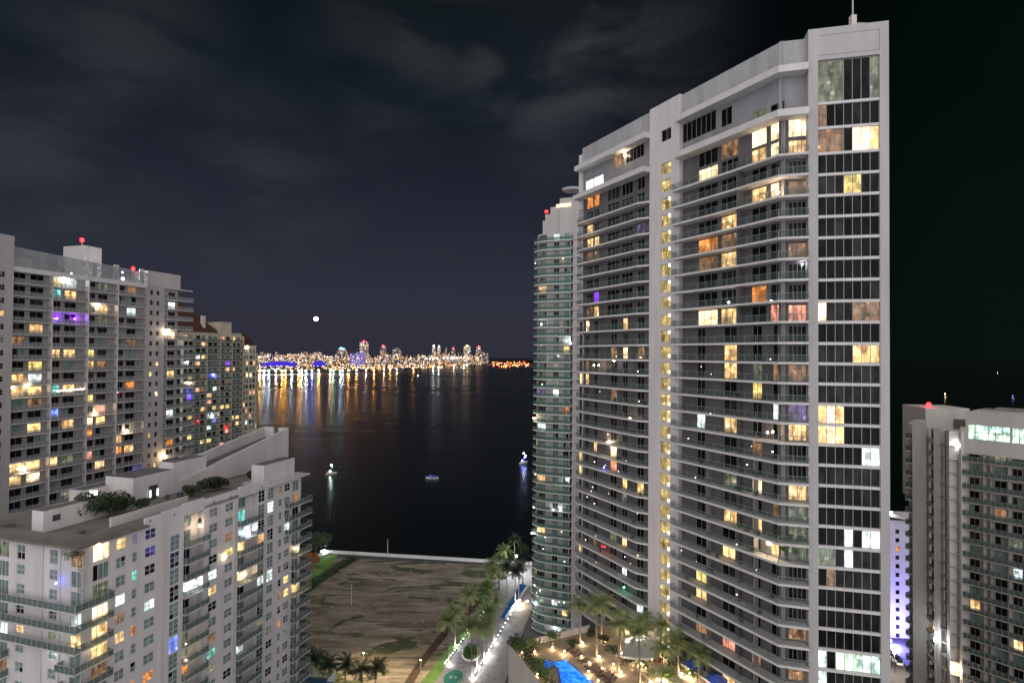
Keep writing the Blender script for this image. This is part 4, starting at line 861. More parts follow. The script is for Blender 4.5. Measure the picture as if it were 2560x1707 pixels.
# ------------------------------------------------------------------ 6. curved building at right edge
def right_tower():
    root = empty('curved_block', (105, 126, 0)); tag(root, 'curved beige tower with white ribs and brightly lit top-floor room at the right edge', 'tower')
    dA = Vector((-1105, 1400, 0)).normalized(); P1 = ony(2400, 893, 126)
    fA = Face(P1, -dA)           # wide facade, u grows right towards the viewer
    bld = Bld(root, frame_d, [(g_green, 5), (g_black, 5), (g_grey, 3)], rnd=dict(p=.06, c='gdgw'))
    ZT = 82.5; h = 3.0; zs = [76.2 - h * k for k in range(0, 26)]
    UE = 34.0
    mb = MB(); hs = []
    cols = [(2424, 2449), (2487, 2517), (2532, 2556), (2590, 2640)]
    for z in zs[1:]:
        for i, (a, b) in enumerate(cols):
            ua, ub_ = colx(fA, a, b, 1300, -.9); hs.append((ua, ub_, z + .15, z + 2.3)); bld.win(fA, ua + .02, ub_ - .02, z + .17, z + 2.28, -1.02, 2, 1)
    wall(mb, fA, fA.u(2398, 1200, -.9), UE, -.5, 76.2, -.9, hs)
    mb.build('recessed_wall', wall_r, root)
    mb = MB(); big = [colx(fA, 2420, 2525, 1080, 0) + (78.05, 81.3), colx(fA, 2530, 2640, 1080, 0) + (78.05, 81.3)]
    wall(mb, fA, fA.u(2414, 1050), UE, 74.8, 84.2, 0, big, depth=.3)
    wall(mb, fA, 0, fA.u(2414, 1050), 74.8, 80.6, 0, [], depth=.3)
    for i, b in enumerate(big): bld.win(fA, b[0] + .02, b[1] - .02, b[2] + .02, b[3] - .02, -.2, 6, 2, bar=.12, force='G')
    mb.prism([fA.xy(fA.u(2414, 1050), -.3), fA.xy(UE, -.3), fA.xy(UE, -14), fA.xy(fA.u(2414, 1050), -14)], 83, 84)
    # left side: flat ribs with recesses between them, turning away
    ribs = []
    def rib(px0, px1, Y, y_top, tilt=0.0, z1=None):
        a = ony(px0, 1200, Y); b = ony(px1, 1200, Y + tilt); g = Face(a, b - a); L = (b - a).length
        zt = g.hit(px0, y_top)[1] if z1 is None else z1
        mb.prism([g.xy(0, 0), g.xy(L, 0), g.xy(L, -3), g.xy(0, -3)], -.5, zt); ribs.append((g, L, zt)); return g, L, zt
    rib(2281, 2316, 137, 1050, -2.5); rib(2334, 2340, 131, 1068, -.5); rib(2342, 2351, 130.5, 1068, -.7); rib(2366, 2373, 128, 1075, -1); rib(2397, 2403, 126, 1080, -.6)
    mbr = MB()
    for gi, (a, b) in enumerate(((2316, 2334), (2351, 2366), (2373, 2397))):
        Ya, Yb = ((135, 131.6), (130, 128.2), (127.2, 126.2))[gi]; pa, pb = ony(a, 1200, Ya), ony(b, 1200, Yb); g = Face(pa, pb - pa); L = (pb - pa).length; hh = []
        for z in zs:
            hh.append((.25, L - .25, z + .2, z + 2.4)); bld.win(g, .27, L - .27, z + .22, z + 2.38, -1.12, 2, 2)
        wall(mbr, g, 0, L, -.5, 79.2, -1.0, hh)
        for z in zs: mbr.prism([g.xy(0, -.9), g.xy(L, -.9), g.xy(L, .35), g.xy(0, .35)], z - .2, z + (.6 if gi == 0 else .0))
    mbr.build('bay_wall', wall_r, root)
    # stepped terrace block behind the ribs
    pa = ony(2314, 1100, 140); g = Face(pa, Vector((1, -.12, 0))); L = g.u(2424, 1040)
    z9 = g.hit(2314, 1019)[1]; mb.prism([g.xy(0, 0), g.xy(L, 0), g.xy(L, -10), g.xy(0, -10)], 60, z9)
    mb.build('wall', wall_c, root)
    mb = MB(); u, z = g.hit(2400, 1060, .1); mb.prism([g.xy(u - 1.4, .12), g.xy(u + 1.4, .12), g.xy(u + 1.4, 0), g.xy(u - 1.4, 0)], z - 1.2, z + 1.2); mb.build('service_door', metal_d, root)
    mb = MB()
    for px0, px1, py in ((2450, 2490, 1022), (2486, 2560, 1020)):
        a, b = fA.u(px0, 1030, -9), fA.u(px1, 1030, -9); z = fA.hit(px0, py, -9)[1]; mb.prism([fA.xy(a, -9), fA.xy(b, -9), fA.xy(b, -13), fA.xy(a, -13)], 83, z)
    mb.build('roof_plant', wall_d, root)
    mb = MB()
    for px in (2404, 2462, 2478, 2525, 2568): fin(mb, fA, fA.u(px, 1300), .55 if px != 2478 else .3, -.5, 75, -.95, .0)
    mb.build('facade_rib', wall_r, root)
    for z in zs[1:]:
        a = fA.u(2404, 1300)
        balcony(root, [fA.xy(a, -.8), fA.xy(a, .55), fA.xy(UE, .55)], [fA.xy(UE, -.85), fA.xy(a, -.85)], z, .2, wall_r, rg_dark, rail=frame_d, post=1.0, pt=.08)
    for z in zs:
        a, b = ony(2264, 1200, 139), ony(2282, 1200, 137.5); g = Face(a, b - a); L = (b - a).length
        balcony(root, [g.xy(0, -2.5), g.xy(0, .2), g.xy(L, .2)], [g.xy(L, -2.5)], z, .25, wall_c, rg_dark, rail=frame_d, post=1.0, pt=.08)
    mb = MB(); a = ony(2272, 1200, 139.5); b = ony(2282, 1200, 139.0); g = Face(a, b - a); mb.prism([g.xy(0, -.3), g.xy(1.0, -.3), g.xy(1.0, -9), g.xy(0, -9)], -.5, 79.6); mb.build('side_wall', wall_c, root)
    bld.finish()
    q = ony(2322, 1011, 141); lampball(root, q, .58, lamp_r, 100, (1, .05, .08), 'beacon')
    for px, py, m_, r_, e_ in ((2340, 1598, lamp_c, .5, 60), (2396, 1113, lamp_c, .45, 60), (2384, 1672, lamp_w, .5, 120)):
        lampball(root, ony(px, py, 126.5 if px > 2350 else 129), r_, m_, e_, (.9, .95, 1) if m_ is lamp_c else (1, .8, .6))
right_tower()

# ------------------------------------------------------------------ 7. narrow white building between
def slot_building():
    p = ony(2205, 890, 194); f = Face(p, Vector((1, -.1, 0))); root = empty('slot_block', (p.x, p.y, 0))
    tag(root, 'narrow white building with a single column of small windows between two towers', 'building')
    bld = Bld(root, frame_d, [(g_grey, 1), (g_black, 1)]); zt = f.hit(2240, 1300)[1]; L = f.u(2330, 1400)
    hs = []; mb = MB()
    a, b = colx(f, 2239, 2249, 1450)
    for k in range(13):
        z = f.hit(2244, 1328 + 21.6 * k)[1]; hs.append((a, b, z - .8, z + .7)); bld.win(f, a, b, z - .78, z + .68, -.15, 1, 1, bar=.1, force='o' if k == 2 else None)
    wall(mb, f, 0, L, -.5, zt, 0, hs); mb.prism([f.xy(0, -.2), f.xy(L, -.2), f.xy(L, -12), f.xy(0, -12)], zt - .4, zt); mb.build('wall', pm('white_stucco', (.58, .56, .6), .8, .05, .4), root)
    mb = MB(); c = f.at(f.u(2232, 1275), zt + 1.0, -2); mb.prism([f.xy(0, 1), f.xy(f.u(2277, 1280), 1), f.xy(f.u(2277, 1280), -5), f.xy(0, -5)], [zt + 1.6, zt + .2, zt + .2, zt + 1.6], [zt + 3.0, zt + .7, zt + .7, zt + 3.0]); mb.build('canopy', slab_w, root)
    bld.finish()
    u, z = f.hit(2228, 1281, 1.4); lampball(root, f.at(u, z, 1.4), .45, lamp_c, 150, (.8, .85, 1), 'canopy_lamp')
    for px, py, e in ((2226, 1600, 38000), (2285, 1620, 30000)):
        u, z = f.hit(px, py, 5); lampball(root, f.at(u, z, 5), .5, em('lamp_violet_flood', (.3, .3, 1), 12), e, (.22, .2, 1), 'flood_lamp')
slot_building()
# ================================================================== GROUND, WATER, SKY
def sheet(name, pts, mat, z=None, parent=None, kind='structure', thick=0):
    mb = MB()
    if thick: mb.prism([(p[0], p[1]) for p in pts], z - thick, z)
    else:
        P_ = [(p[0], p[1], z if z is not None else p[2]) for p in pts]
        a = sum(P_[i][0] * P_[(i + 1) % len(P_)][1] - P_[(i + 1) % len(P_)][0] * P_[i][1] for i in range(len(P_)))
        mb.face(P_ if a > 0 else P_[::-1])
    o = mb.build(name, mat); tag(o, kind=kind); return o
def G(px, py, z=0.0): q = onz(px, py, z); return (q.x, q.y)
# water: glossy, ripple bands that roughen it in long patches
m, nt, out = newmat('bay_water'); L = nt.links
b = N(nt, 'ShaderNodeBsdfPrincipled'); b.inputs['Base Color'].default_value = (.0022, .0045, .0028, 1); b.inputs['IOR'].default_value = 1.33
geo = N(nt, 'ShaderNodeNewGeometry'); mp = N(nt, 'ShaderNodeMapping'); mp.inputs['Scale'].default_value = (.0012, .0055, 1); L.new(geo.outputs['Position'], mp.inputs[0])
nz = N(nt, 'ShaderNodeTexNoise', _Scale=1.0, _Detail=4.0, _Roughness=.55); L.new(mp.outputs[0], nz.inputs[0])
mr = N(nt, 'ShaderNodeMapRange', _From_Min=.3, _From_Max=.7, _To_Min=.22, _To_Max=.3); L.new(nz.outputs[0], mr.inputs[0]); L.new(mr.outputs[0], b.inputs['Roughness'])
n2 = N(nt, 'ShaderNodeTexNoise', _Scale=.35, _Detail=3.0); L.new(geo.outputs['Position'], n2.inputs[0])
bp = N(nt, 'ShaderNodeBump', _Strength=.12, _Distance=.25); L.new(n2.outputs[0], bp.inputs['Height']); L.new(bp.outputs[0], b.inputs['Normal'])
L.new(b.outputs[0], out.inputs[0]); water_m = m
sheet('water', [(-16000, -60), (16000, -60), (16000, 16000), (-16000, 16000)], water_m, -1.6)
dirt = None
m, nt, out = newmat('vacant_lot_dirt'); L = nt.links
b = N(nt, 'ShaderNodeBsdfPrincipled', _Roughness=.95); geo = N(nt, 'ShaderNodeNewGeometry')
def nzz(scale, st=(1, 1, 1), det=5, dist=0.0, rot=0):
    mp = N(nt, 'ShaderNodeMapping'); mp.inputs['Scale'].default_value = st; mp.inputs['Rotation'].default_value = (0, 0, rot); L.new(geo.outputs['Position'], mp.inputs[0])
    n = N(nt, 'ShaderNodeTexNoise', _Scale=scale, _Detail=float(det), _Roughness=.62, _Distortion=dist); L.new(mp.outputs[0], n.inputs[0]); return n.outputs[0]
def ramp(src, stops):
    r = N(nt, 'ShaderNodeValToRGB'); L.new(src, r.inputs[0]); e = r.color_ramp.elements
    e[0].position, e[0].color = stops[0][0], c4(stops[0][1]); e[1].position, e[1].color = stops[-1][0], c4(stops[-1][1])
    for p_, c_ in stops[1:-1]: q = e.new(p_); q.color = c4(c_)
    return r.outputs[0]
def mix(f, a, c):
    x = N(nt, 'ShaderNodeMix', data_type='RGBA'); L.new(f, x.inputs[0])
    for i, v in ((6, a), (7, c)):
        if isinstance(v, tuple): x.inputs[i].default_value = c4(v)
        else: L.new(v, x.inputs[i])
    return x.outputs[2]
base = ramp(nzz(.06, (1, 2.6, 1), 8, .6), [(.3, (.12, .1, .07)), (.48, (.23, .195, .15)), (.64, (.34, .295, .235))])
streak = ramp(nzz(.055, (.6, 5, 1), 6, 1.2, .12), [(.42, (0, 0, 0)), (.6, (1, 1, 1))])
c1 = mix(streak, base, (.15, .125, .085))
weeds = ramp(nzz(.045, (.8, 1.6, 1), 5, 1.5, .5), [(.52, (0, 0, 0)), (.57, (1, 1, 1))])
c2 = mix(weeds, c1, (.045, .055, .02))
w2 = ramp(nzz(.16, (.5, 1.6, 1), 4, .8, -.6), [(.6, (0, 0, 0)), (.68, (1, 1, 1))])
c3 = mix(w2, c2, (.09, .085, .05))
w3 = ramp(nzz(.1, (.35, 3.0, 1), 5, .5, -1.05), [(.55, (0, 0, 0)), (.62, (1, 1, 1))]); c3 = mix(w3, c3, (.11, .09, .055)); w4 = ramp(nzz(.3, (1, 1.4, 1), 3, .3, .3), [(.6, (0, 0, 0)), (.75, (1, 1, 1))]); c3 = mix(w4, c3, (.33, .29, .22)); L.new(c3, b.inputs['Base Color']); L.new(b.outputs[0], out.inputs[0]); dirt = m
asph = pm('asphalt', (.06, .06, .065), .85, .15, .2); pave = pm('pavers', (.28, .265, .26), .8, .14, .35, bump=.1); grassm = pm('lawn', (.09, .19, .03), .9, .2, .3)
def dots(m, sc_, r_, col):
    nt = m.node_tree; L = nt.links; b = [n for n in nt.nodes if n.type == 'BSDF_PRINCIPLED'][0]; src = b.inputs['Base Color'].links[0].from_socket
    g = N(nt, 'ShaderNodeNewGeometry'); mp = N(nt, 'ShaderNodeMapping'); mp.inputs['Rotation'].default_value = (0, 0, .6); mp.inputs['Scale'].default_value = (1, .6, 0); L.new(g.outputs['Position'], mp.inputs[0])
    v = N(nt, 'ShaderNodeTexVoronoi', _Scale=sc_, _Randomness=.15); L.new(mp.outputs[0], v.inputs['Vector'])
    lt = N(nt, 'ShaderNodeMath', operation='LESS_THAN'); L.new(v.outputs['Distance'], lt.inputs[0]); lt.inputs[1].default_value = r_
    x = N(nt, 'ShaderNodeMix', data_type='RGBA'); L.new(lt.outputs[0], x.inputs[0]); L.new(src, x.inputs[6]); x.inputs[7].default_value = c4(col); L.new(x.outputs[2], b.inputs['Base Color'])
dots(pave, .35, .15, (.16, .17, .13))
sw0, sw1 = G(800, 1376, 1.0), G(1330, 1407, 1.0)
shore = [(-400, sw0[1] + 30), (sw0[0], sw0[1]), (sw1[0], sw1[1]), (120, sw1[1] + 5), (600, sw1[1] + 60), (600, -55), (-400, -55)]
sheet('ground', shore, asph, 0.0, thick=3.0)
LB = [G(1225, 1413), G(1192, 1539), G(1120, 1620), G(1051, 1707), G(1000, 1780)]
LA = [G(760, 1800), (G(735, 1560)[0], G(735, 1560)[1]), (-100, 200), (-104, sw0[1] - 4), (LB[0][0], LB[0][1])]
sheet('vacant_lot', LA + LB, dirt, .06)
lawn = MB()
Lo = [LB[0], LB[1], LB[2], LB[3], LB[4]]; Wd = [2.0, 2.6, 3.6, 5.0, 6.0]
for i in range(4): lawn.face([(Lo[i][0], Lo[i][1], .12), (Lo[i + 1][0], Lo[i + 1][1], .12), (Lo[i + 1][0] + Wd[i + 1], Lo[i + 1][1], .12), (Lo[i][0] + Wd[i], Lo[i][1], .12)])
tag(lawn.build('grass_verge', grassm), kind='structure')
sheet('lawn', [G(800, 1390), G(848, 1384), G(812, 1432), G(770, 1460)], pm('bright_lawn', (.12, .26, .03), .9, .2, .2), .14)
# street between the rows of bollards, paved promenades on both sides
st = [(LB[i][0] + Wd[i] + .02, LB[i][1]) for i in range(5)]
rt = [G(1352, 1400), G(1330, 1520), G(1300, 1600), G(1262, 1707), G(1225, 1800)]
sheet('promenade', st + rt[::-1], pave, .1)
roadp = [G(1245, 1480), G(1180, 1575), G(1125, 1650), G(1085, 1707), G(1040, 1780), G(1140, 1780), G(1176, 1707), G(1200, 1662), G(1246, 1588), G(1296, 1498)]
sheet('road', roadp, pm('pale_road', (.22, .215, .225), .8, .2, .8), .16)
# sea wall with its lit cap
mb = MB(); v = Vector((sw1[0] - sw0[0], sw1[1] - sw0[1], 0)).normalized(); nn = Vector((-v.y, v.x, 0))
s0, s1 = Vector((*sw0, 0)), Vector((*sw1, 0)); mb.prism([tuple((s0)[:2]), tuple(s1[:2]), tuple((s1 + nn * 1.6)[:2]), tuple((s0 + nn * 1.6)[:2])], -2.5, 1.0)
o = mb.build('seawall', pm('seawall_concrete', (.75, .76, .74), .7, .1, .3)); tag(o, 'long pale lit seawall between the vacant lot and the bay', 'seawall')
mb = MB()
a = Vector((*G(790, 1398), 0)); bq = Vector((*G(842, 1378), 0)); mb.prism([tuple(a[:2]), tuple(bq[:2]), tuple((bq + Vector((-3.5, 0, 0)))[:2]), tuple((a + Vector((-3.5, 0, 0)))[:2])], 0, .5)
tag(mb.build('footpath', pave), kind='structure')
# world: night sky, city glow low down, faint clouds where the photo has them
w = bpy.data.worlds.new('World'); sc.world = w; w.use_nodes = True; nt = w.node_tree; nt.nodes.clear(); L = nt.links
out = N(nt, 'ShaderNodeOutputWorld'); bg = N(nt, 'ShaderNodeBackground'); L.new(bg.outputs[0], out.inputs[0])
tc = N(nt, 'ShaderNodeTexCoord'); sep = N(nt, 'ShaderNodeSeparateXYZ'); L.new(tc.outputs['Generated'], sep.inputs[0])
def vr(src, stops, interp='EASE'):
    r = N(nt, 'ShaderNodeValToRGB'); L.new(src, r.inputs[0]); e = r.color_ramp.elements; r.color_ramp.interpolation = interp
    e[0].position, e[0].color = stops[0][0], c4(stops[0][1]); e[1].position, e[1].color = stops[-1][0], c4(stops[-1][1])
    for p_, c_ in stops[1:-1]: q = e.new(p_); q.color = c4(c_)
    return r.outputs[0]
grad = vr(sep.outputs[2], [(0, (.027, .0275, .041)), (.1, (.026, .0275, .043)), (.33, (.0098, .0125, .0215)), (.42, (.0056, .0098, .015)), (.6, (.0028, .0056, .0065))], 'LINEAR')
side = N(nt, 'ShaderNodeMapRange', _From_Min=.02, _From_Max=.5, _To_Min=1.0, _To_Max=.06); side.interpolation_type = 'SMOOTHSTEP'; L.new(sep.outputs[0], side.inputs[0])
vm = N(nt, 'ShaderNodeVectorMath', operation='SCALE'); L.new(grad, vm.inputs[0]); L.new(side.outputs[0], vm.inputs['Scale'])
cur = vm.outputs[0]
mpc = N(nt, 'ShaderNodeMapping'); mpc.inputs['Scale'].default_value = (1, 1, 2.6); mpc.inputs['Rotation'].default_value = (0, .25, 0); L.new(tc.outputs['Generated'], mpc.inputs[0])
cn = N(nt, 'ShaderNodeTexNoise', _Scale=4.4, _Detail=6.0, _Roughness=.52, _Distortion=.25); L.new(mpc.outputs[0], cn.inputs[0])
cr = N(nt, 'ShaderNodeMapRange', _From_Min=.38, _From_Max=.66, _To_Min=0.08, _To_Max=1); cr.interpolation_type = 'SMOOTHSTEP'; L.new(cn.outputs[0], cr.inputs[0])
tot = None
for px, py, rad, k in ((1420, 60, .30, 1.0), (1330, 190, .2, .5), (1050, 60, .2, .5), (300, 120, .2, .4), (640, 440, .22, .35), (120, 330, .26, .35), (950, 250, .2, .25)):
    d = ray(px, py).normalized(); dn = N(nt, 'ShaderNodeVectorMath', operation='DISTANCE'); L.new(tc.outputs['Generated'], dn.inputs[0]); dn.inputs[1].default_value = d
    mr = N(nt, 'ShaderNodeMapRange', _From_Min=rad, _From_Max=0.0, _To_Min=0, _To_Max=k); mr.interpolation_type = 'SMOOTHSTEP'; L.new(dn.outputs['Value'], mr.inputs[0])
    if tot is None: tot = mr.outputs[0]
    else:
        a = N(nt, 'ShaderNodeMath', operation='MAXIMUM'); L.new(tot, a.inputs[0]); L.new(mr.outputs[0], a.inputs[1]); tot = a.outputs[0]
mm = N(nt, 'ShaderNodeMath', operation='MULTIPLY'); L.new(tot, mm.inputs[0]); L.new(cr.outputs[0], mm.inputs[1])
vs = N(nt, 'ShaderNodeVectorMath', operation='SCALE'); vs.inputs[0].default_value = (.038, .039, .040); L.new(mm.outputs[0], vs.inputs['Scale'])
g2 = N(nt, 'ShaderNodeMapRange', _From_Min=.3, _From_Max=.65, _To_Min=0, _To_Max=1); L.new(sep.outputs[0], g2.inputs[0]); g3 = N(nt, 'ShaderNodeVectorMath', operation='SCALE'); g3.inputs[0].default_value = (.0008, .0042, .0018); L.new(g2.outputs[0], g3.inputs['Scale'])
g4 = N(nt, 'ShaderNodeVectorMath', operation='ADD'); L.new(cur, g4.inputs[0]); L.new(g3.outputs[0], g4.inputs[1]); cur = g4.outputs[0]
va = N(nt, 'ShaderNodeVectorMath', operation='ADD'); L.new(cur, va.inputs[0]); L.new(vs.outputs[0], va.inputs[1])
L.new(va.outputs[0], bg.inputs[0]); bg.inputs[1].default_value = .62
# the glow of the lit city behind the camera, as one very soft low sun
sl = bpy.data.lights.new('city_glow', 'SUN'); sl.energy = 2.1; sl.angle = R(178); sl.color = (1, .965, .975); so = bpy.data.objects.new('city_glow', sl); COL.objects.link(so)
dv = Vector((.02, 1, .08)).normalized(); so.rotation_euler = dv.to_track_quat('-Z', 'Y').to_euler()
# moon
q = CAM + ray(790, 797).normalized() * 12000; mb = MB(); mb.ball((0, 0, 0), 42, n=16, k=10); o = mb.build('moon', em('moonlight', (.9, .97, 1), 9), origin=None, smooth=True); o.location = q; tag(o, 'small bright moon low over the bay', 'moon')

# ================================================================== FAR SHORE
land = pm('far_land', (.03, .035, .03), .9, .2, .01)
def FZ(px, py): q = onz(px, py, 0); return (q.x, q.y)
sheet('island', [FZ(560, 930), FZ(700, 930), FZ(830, 928), FZ(930, 926), FZ(1050, 921), (FZ(1190, 914)), (1000, 9000), (-6500, 9000)], land, .5)
sheet('far_island', [FZ(1225, 914), FZ(1340, 920), (2500, 9500), (-300, 9500)], land, .5)
def winmat(name, wall_c_, cols, thr, st, sx=9.0, sz=7.0):
    m, nt, out = newmat(name); L = nt.links
    tcn = N(nt, 'ShaderNodeTexCoord'); mp = N(nt, 'ShaderNodeMapping'); mp.inputs['Scale'].default_value = (1 / sx, 1 / sx, 1 / sz); L.new(tcn.outputs['Object'], mp.inputs[0])
    fl_ = N(nt, 'ShaderNodeVectorMath', operation='FLOOR'); L.new(mp.outputs[0], fl_.inputs[0])
    oi = N(nt, 'ShaderNodeObjectInfo'); ad = N(nt, 'ShaderNodeVectorMath', operation='ADD'); L.new(fl_.outputs[0], ad.inputs[0]); L.new(oi.outputs['Random'], ad.inputs[1])
    wn = N(nt, 'ShaderNodeTexWhiteNoise'); L.new(ad.outputs[0], wn.inputs[0])
    gt = N(nt, 'ShaderNodeMath', operation='GREATER_THAN'); L.new(wn.outputs['Value'], gt.inputs[0]); gt.inputs[1].default_value = thr
    sp = N(nt, 'ShaderNodeSeparateColor'); L.new(wn.outputs['Color'], sp.inputs[0])
    cr = N(nt, 'ShaderNodeValToRGB'); L.new(sp.outputs[1], cr.inputs[0]); cr.color_ramp.interpolation = 'CONSTANT'; e = cr.color_ramp.elements
    e[0].color = c4(cols[0]); e[1].position = 1 / len(cols); e[1].color = c4(cols[1])
    for i, c_ in enumerate(cols[2:]): x = e.new((i + 2) / len(cols)); x.color = c4(c_)
    ms = N(nt, 'ShaderNodeMath', operation='MULTIPLY'); L.new(gt.outputs[0], ms.inputs[0]); L.new(sp.outputs[2], ms.inputs[1])
    m3 = N(nt, 'ShaderNodeMath', operation='MULTIPLY'); L.new(ms.outputs[0], m3.inputs[0]); m3.inputs[1].default_value = st
    b = N(nt, 'ShaderNodeBsdfPrincipled', _Roughness=.8); b.inputs['Base Color'].default_value = c4(wall_c_)
    L.new(cr.outputs[0], b.inputs['Emission Color']); L.new(m3.outputs[0], b.inputs['Emission Strength']); L.new(b.outputs[0], out.inputs[0]); m.cycles.emission_sampling = 'NONE'
    return m
warmc = [(1, .62, .32), (1, .8, .55), (1, .5, .25), (.85, .9, 1)]
fw = winmat('far_windows_warm', (.09, .07, .07), warmc, .55, 1.1); fw2 = winmat('far_windows_sparse', (.12, .1, .1), warmc, .66, .8); fwp = winmat('far_windows_purple', (.1, .08, .2), [(.5, .4, 1), (.3, .25, 1), (.8, .7, 1), (.4, .3, .9)], .3, .6)
def tower_at(px0, px1, ytop, Y, mat, label, cap=None, group=None, prof=None, name='distant_tower', sign=None):
    a, b_ = ony(px0, 880, Y), ony(px1, 880, Y); z = ony((px0 + px1) / 2, ytop, Y).z; root = empty(name, ((a.x + b_.x) / 2, Y, 0)); tag(root, label, 'tower' if name == 'distant_tower' else 'building', group)
    mb = MB(); W = b_.x - a.x; D = W * .8
    rings = prof or [(0, 1, 0, 1), (1, 1, 0, 1)]
    P_ = rings
    for (t0, w0, o0, _), (t1, w1, o1, _) in zip(P_[:-1], P_[1:]):
        def ring(t, w_, o_):
            c = a.x + W * (.5 + o_); return [(c - W * w_ / 2, Y - D / 2, z * t), (c + W * w_ / 2, Y - D / 2, z * t), (c + W * w_ / 2, Y + D / 2, z * t), (c - W * w_ / 2, Y + D / 2, z * t)]
        mb.hexa(ring(t0, w0, o0), ring(t1, w1, o1))
    mb.build('wall', mat, root)
    if cap:
        mb = MB(); mb.box(((a.x + b_.x) / 2, Y, z + 3), (W * .5, W * .4, 6)); mb.ball(((a.x + b_.x) / 2, Y - D * .3, z + 10), 6); mb.build('roof_light', cap, root)
    return root
capR = em('far_cap_red', (1, .06, .08), 3, False); capB = em('far_cap_blue', (.1, .35, 1), 5, False); capY = em('far_cap_yellow', (1, .8, .2), 4, False); capW = em('far_cap_white', (1, .95, .85), 5, False)
dome = [(0, 1, 0, 1), (.78, 1, 0, 1), (.9, .85, .03, 1), (1, .45, .05, 1)]; domeR = [(0, 1, 0, 1), (.7, 1, 0, 1), (.88, .8, -.06, 1), (1, .4, -.1, 1)]
for a_ in ((843, 866, 872, 4700, fw2, 'far tower with a blue light on its crown', capB, None, dome), (876, 888, 883, 4700, fwp, 'low far violet block beside the tallest skyline tower', None, None, None),
    (893, 912, 880, 4600, fwp, 'violet lit far block at the foot of the tallest skyline tower', None, None, None), (901, 919, 855, 5000, fw, 'tallest far skyline tower with bright cream bands', capR, None, None),
    (951, 965, 866, 4900, fw2, 'dim far tower with a rounded red-lit top', capR, None, dome), (983, 1003, 870, 4900, fw2, 'pair-topped dim far tower, second dim one from the tallest', None, None, domeR),
    (1081, 1088, 866, 5300, fw, 'thin bright far tower, first of a close pair over the port', capW, None, None), (1094, 1101, 868, 5300, fw, 'thin bright far tower, second of a close pair over the port', capW, None, None),
    (1113, 1117, 868, 5400, fw2, 'thinnest dim far spire between the close pair and the yellow-topped tower', None, None, None), (1128, 1138, 872, 5300, fw2, 'short far tower with red crown beside the thin spire', capR, None, dome),
    (1160, 1176, 866, 5100, fw, 'far tower with a yellow lit crown', capY, None, None), (1190, 1204, 868, 5100, fw, 'rightmost tower of the far skyline with a red light', capR, None, domeR)):
    tower_at(*a_)
random.seed(5)
def lowrise(px0, px1, n, y0, y1, Y0, Y1, mat, lab, grp, w=(5, 12)):
    for i in range(n):
        x = px0 + (px1 - px0) * (i + random.random()) / n; tower_at(x, x + random.uniform(*w), random.uniform(y0, y1), random.uniform(Y0, Y1), mat, lab, None, grp, None, 'distant_building')
lowrise(640, 800, 22, 880, 893, 4600, 5600, fw, 'low far building among the lit blocks at the near end of the skyline', 'low lit blocks of the far skyline')
lowrise(735, 800, 8, 884, 890, 4300, 4600, fw, 'pale brightly lit far block left of the blue-topped tower', 'bright pale blocks of the far skyline', (6, 9))
lowrise(800, 1060, 34, 884, 899, 4200, 5400, fw, 'low far building among lights below the skyline towers', 'low buildings under the skyline towers')
lowrise(1060, 1215, 18, 878, 898, 5000, 5800, fw2, 'low far building around the port cranes', 'buildings around the port')
# violet-lit bridges / stadium roofs
for x0, x1, y0, Y, lab in ((655, 735, 903, 3900, 'long violet floodlit far roof near the shore'), (782, 806, 902, 3900, 'short violet floodlit far roof near the shore')):
    a, b_ = ony(x0, y0, Y), ony(x1, y0, Y); root = MB(); zt = a.z; n_ = 8
    for i in range(n_):
        t0, t1 = i / n_, (i + 1) / n_; h0, h1 = zt * (.55 + .45 * math.sin(math.pi * t0)), zt * (.55 + .45 * math.sin(math.pi * t1))
        X0, X1 = a.x + (b_.x - a.x) * t0, a.x + (b_.x - a.x) * t1; root.hexa([(X0, Y, 2), (X1, Y, 2), (X1, Y + 60, 2), (X0, Y + 60, 2)], [(X0, Y, h0 + 1), (X1, Y, h1 + 1), (X1, Y + 60, h1 + 1), (X0, Y + 60, h0 + 1)])
    o = root.build('floodlit_hall', em('violet_flood', (.1, .06, 1), .35)); tag(o, lab, 'building')
# port cranes
def crane(px, ytop, Y, lab):
    p = ony(px, 880, Y); z = ony(px, ytop, Y).z; root = empty('port_crane', (p.x, Y, 0)); tag(root, lab, 'crane')
    mb = MB()
    for dx in (-14, 14):
        for dy in (-10, 10): mb.tube([(p.x + dx, Y + dy, 0), (p.x + dx * .7, Y + dy, z * .55)], 2)
    mb.bar((p.x - 14, Y, z * .5), (p.x + 14, Y, z * .5), 4); mb.tube([(p.x, Y, z * .5), (p.x, Y, z)], 2); mb.build('frame', pm('crane_steel', (.6, .55, .5), .6), root)
    mb = MB(); mb.bar((p.x - 55, Y, z * .55), (p.x + 75, Y, z * .58), 4); mb.tube([(p.x, Y, z), (p.x + 70, Y, z * .6)], 1); mb.build('boom', MATS['crane_steel'], root)
    mb = MB()
    for t in (-40, -10, 20, 50): mb.ball((p.x + t, Y - 4, z * .6), 5)
    mb.build('work_lamp', capW, root)
for x, y, l in ((1078, 884, 'floodlit port crane left of the close tower pair'), (1122, 882, 'floodlit port crane between the close pair and the yellow-topped tower'), (1146, 880, 'floodlit port crane just left of the yellow-topped tower')): crane(x, y, 4700, l)
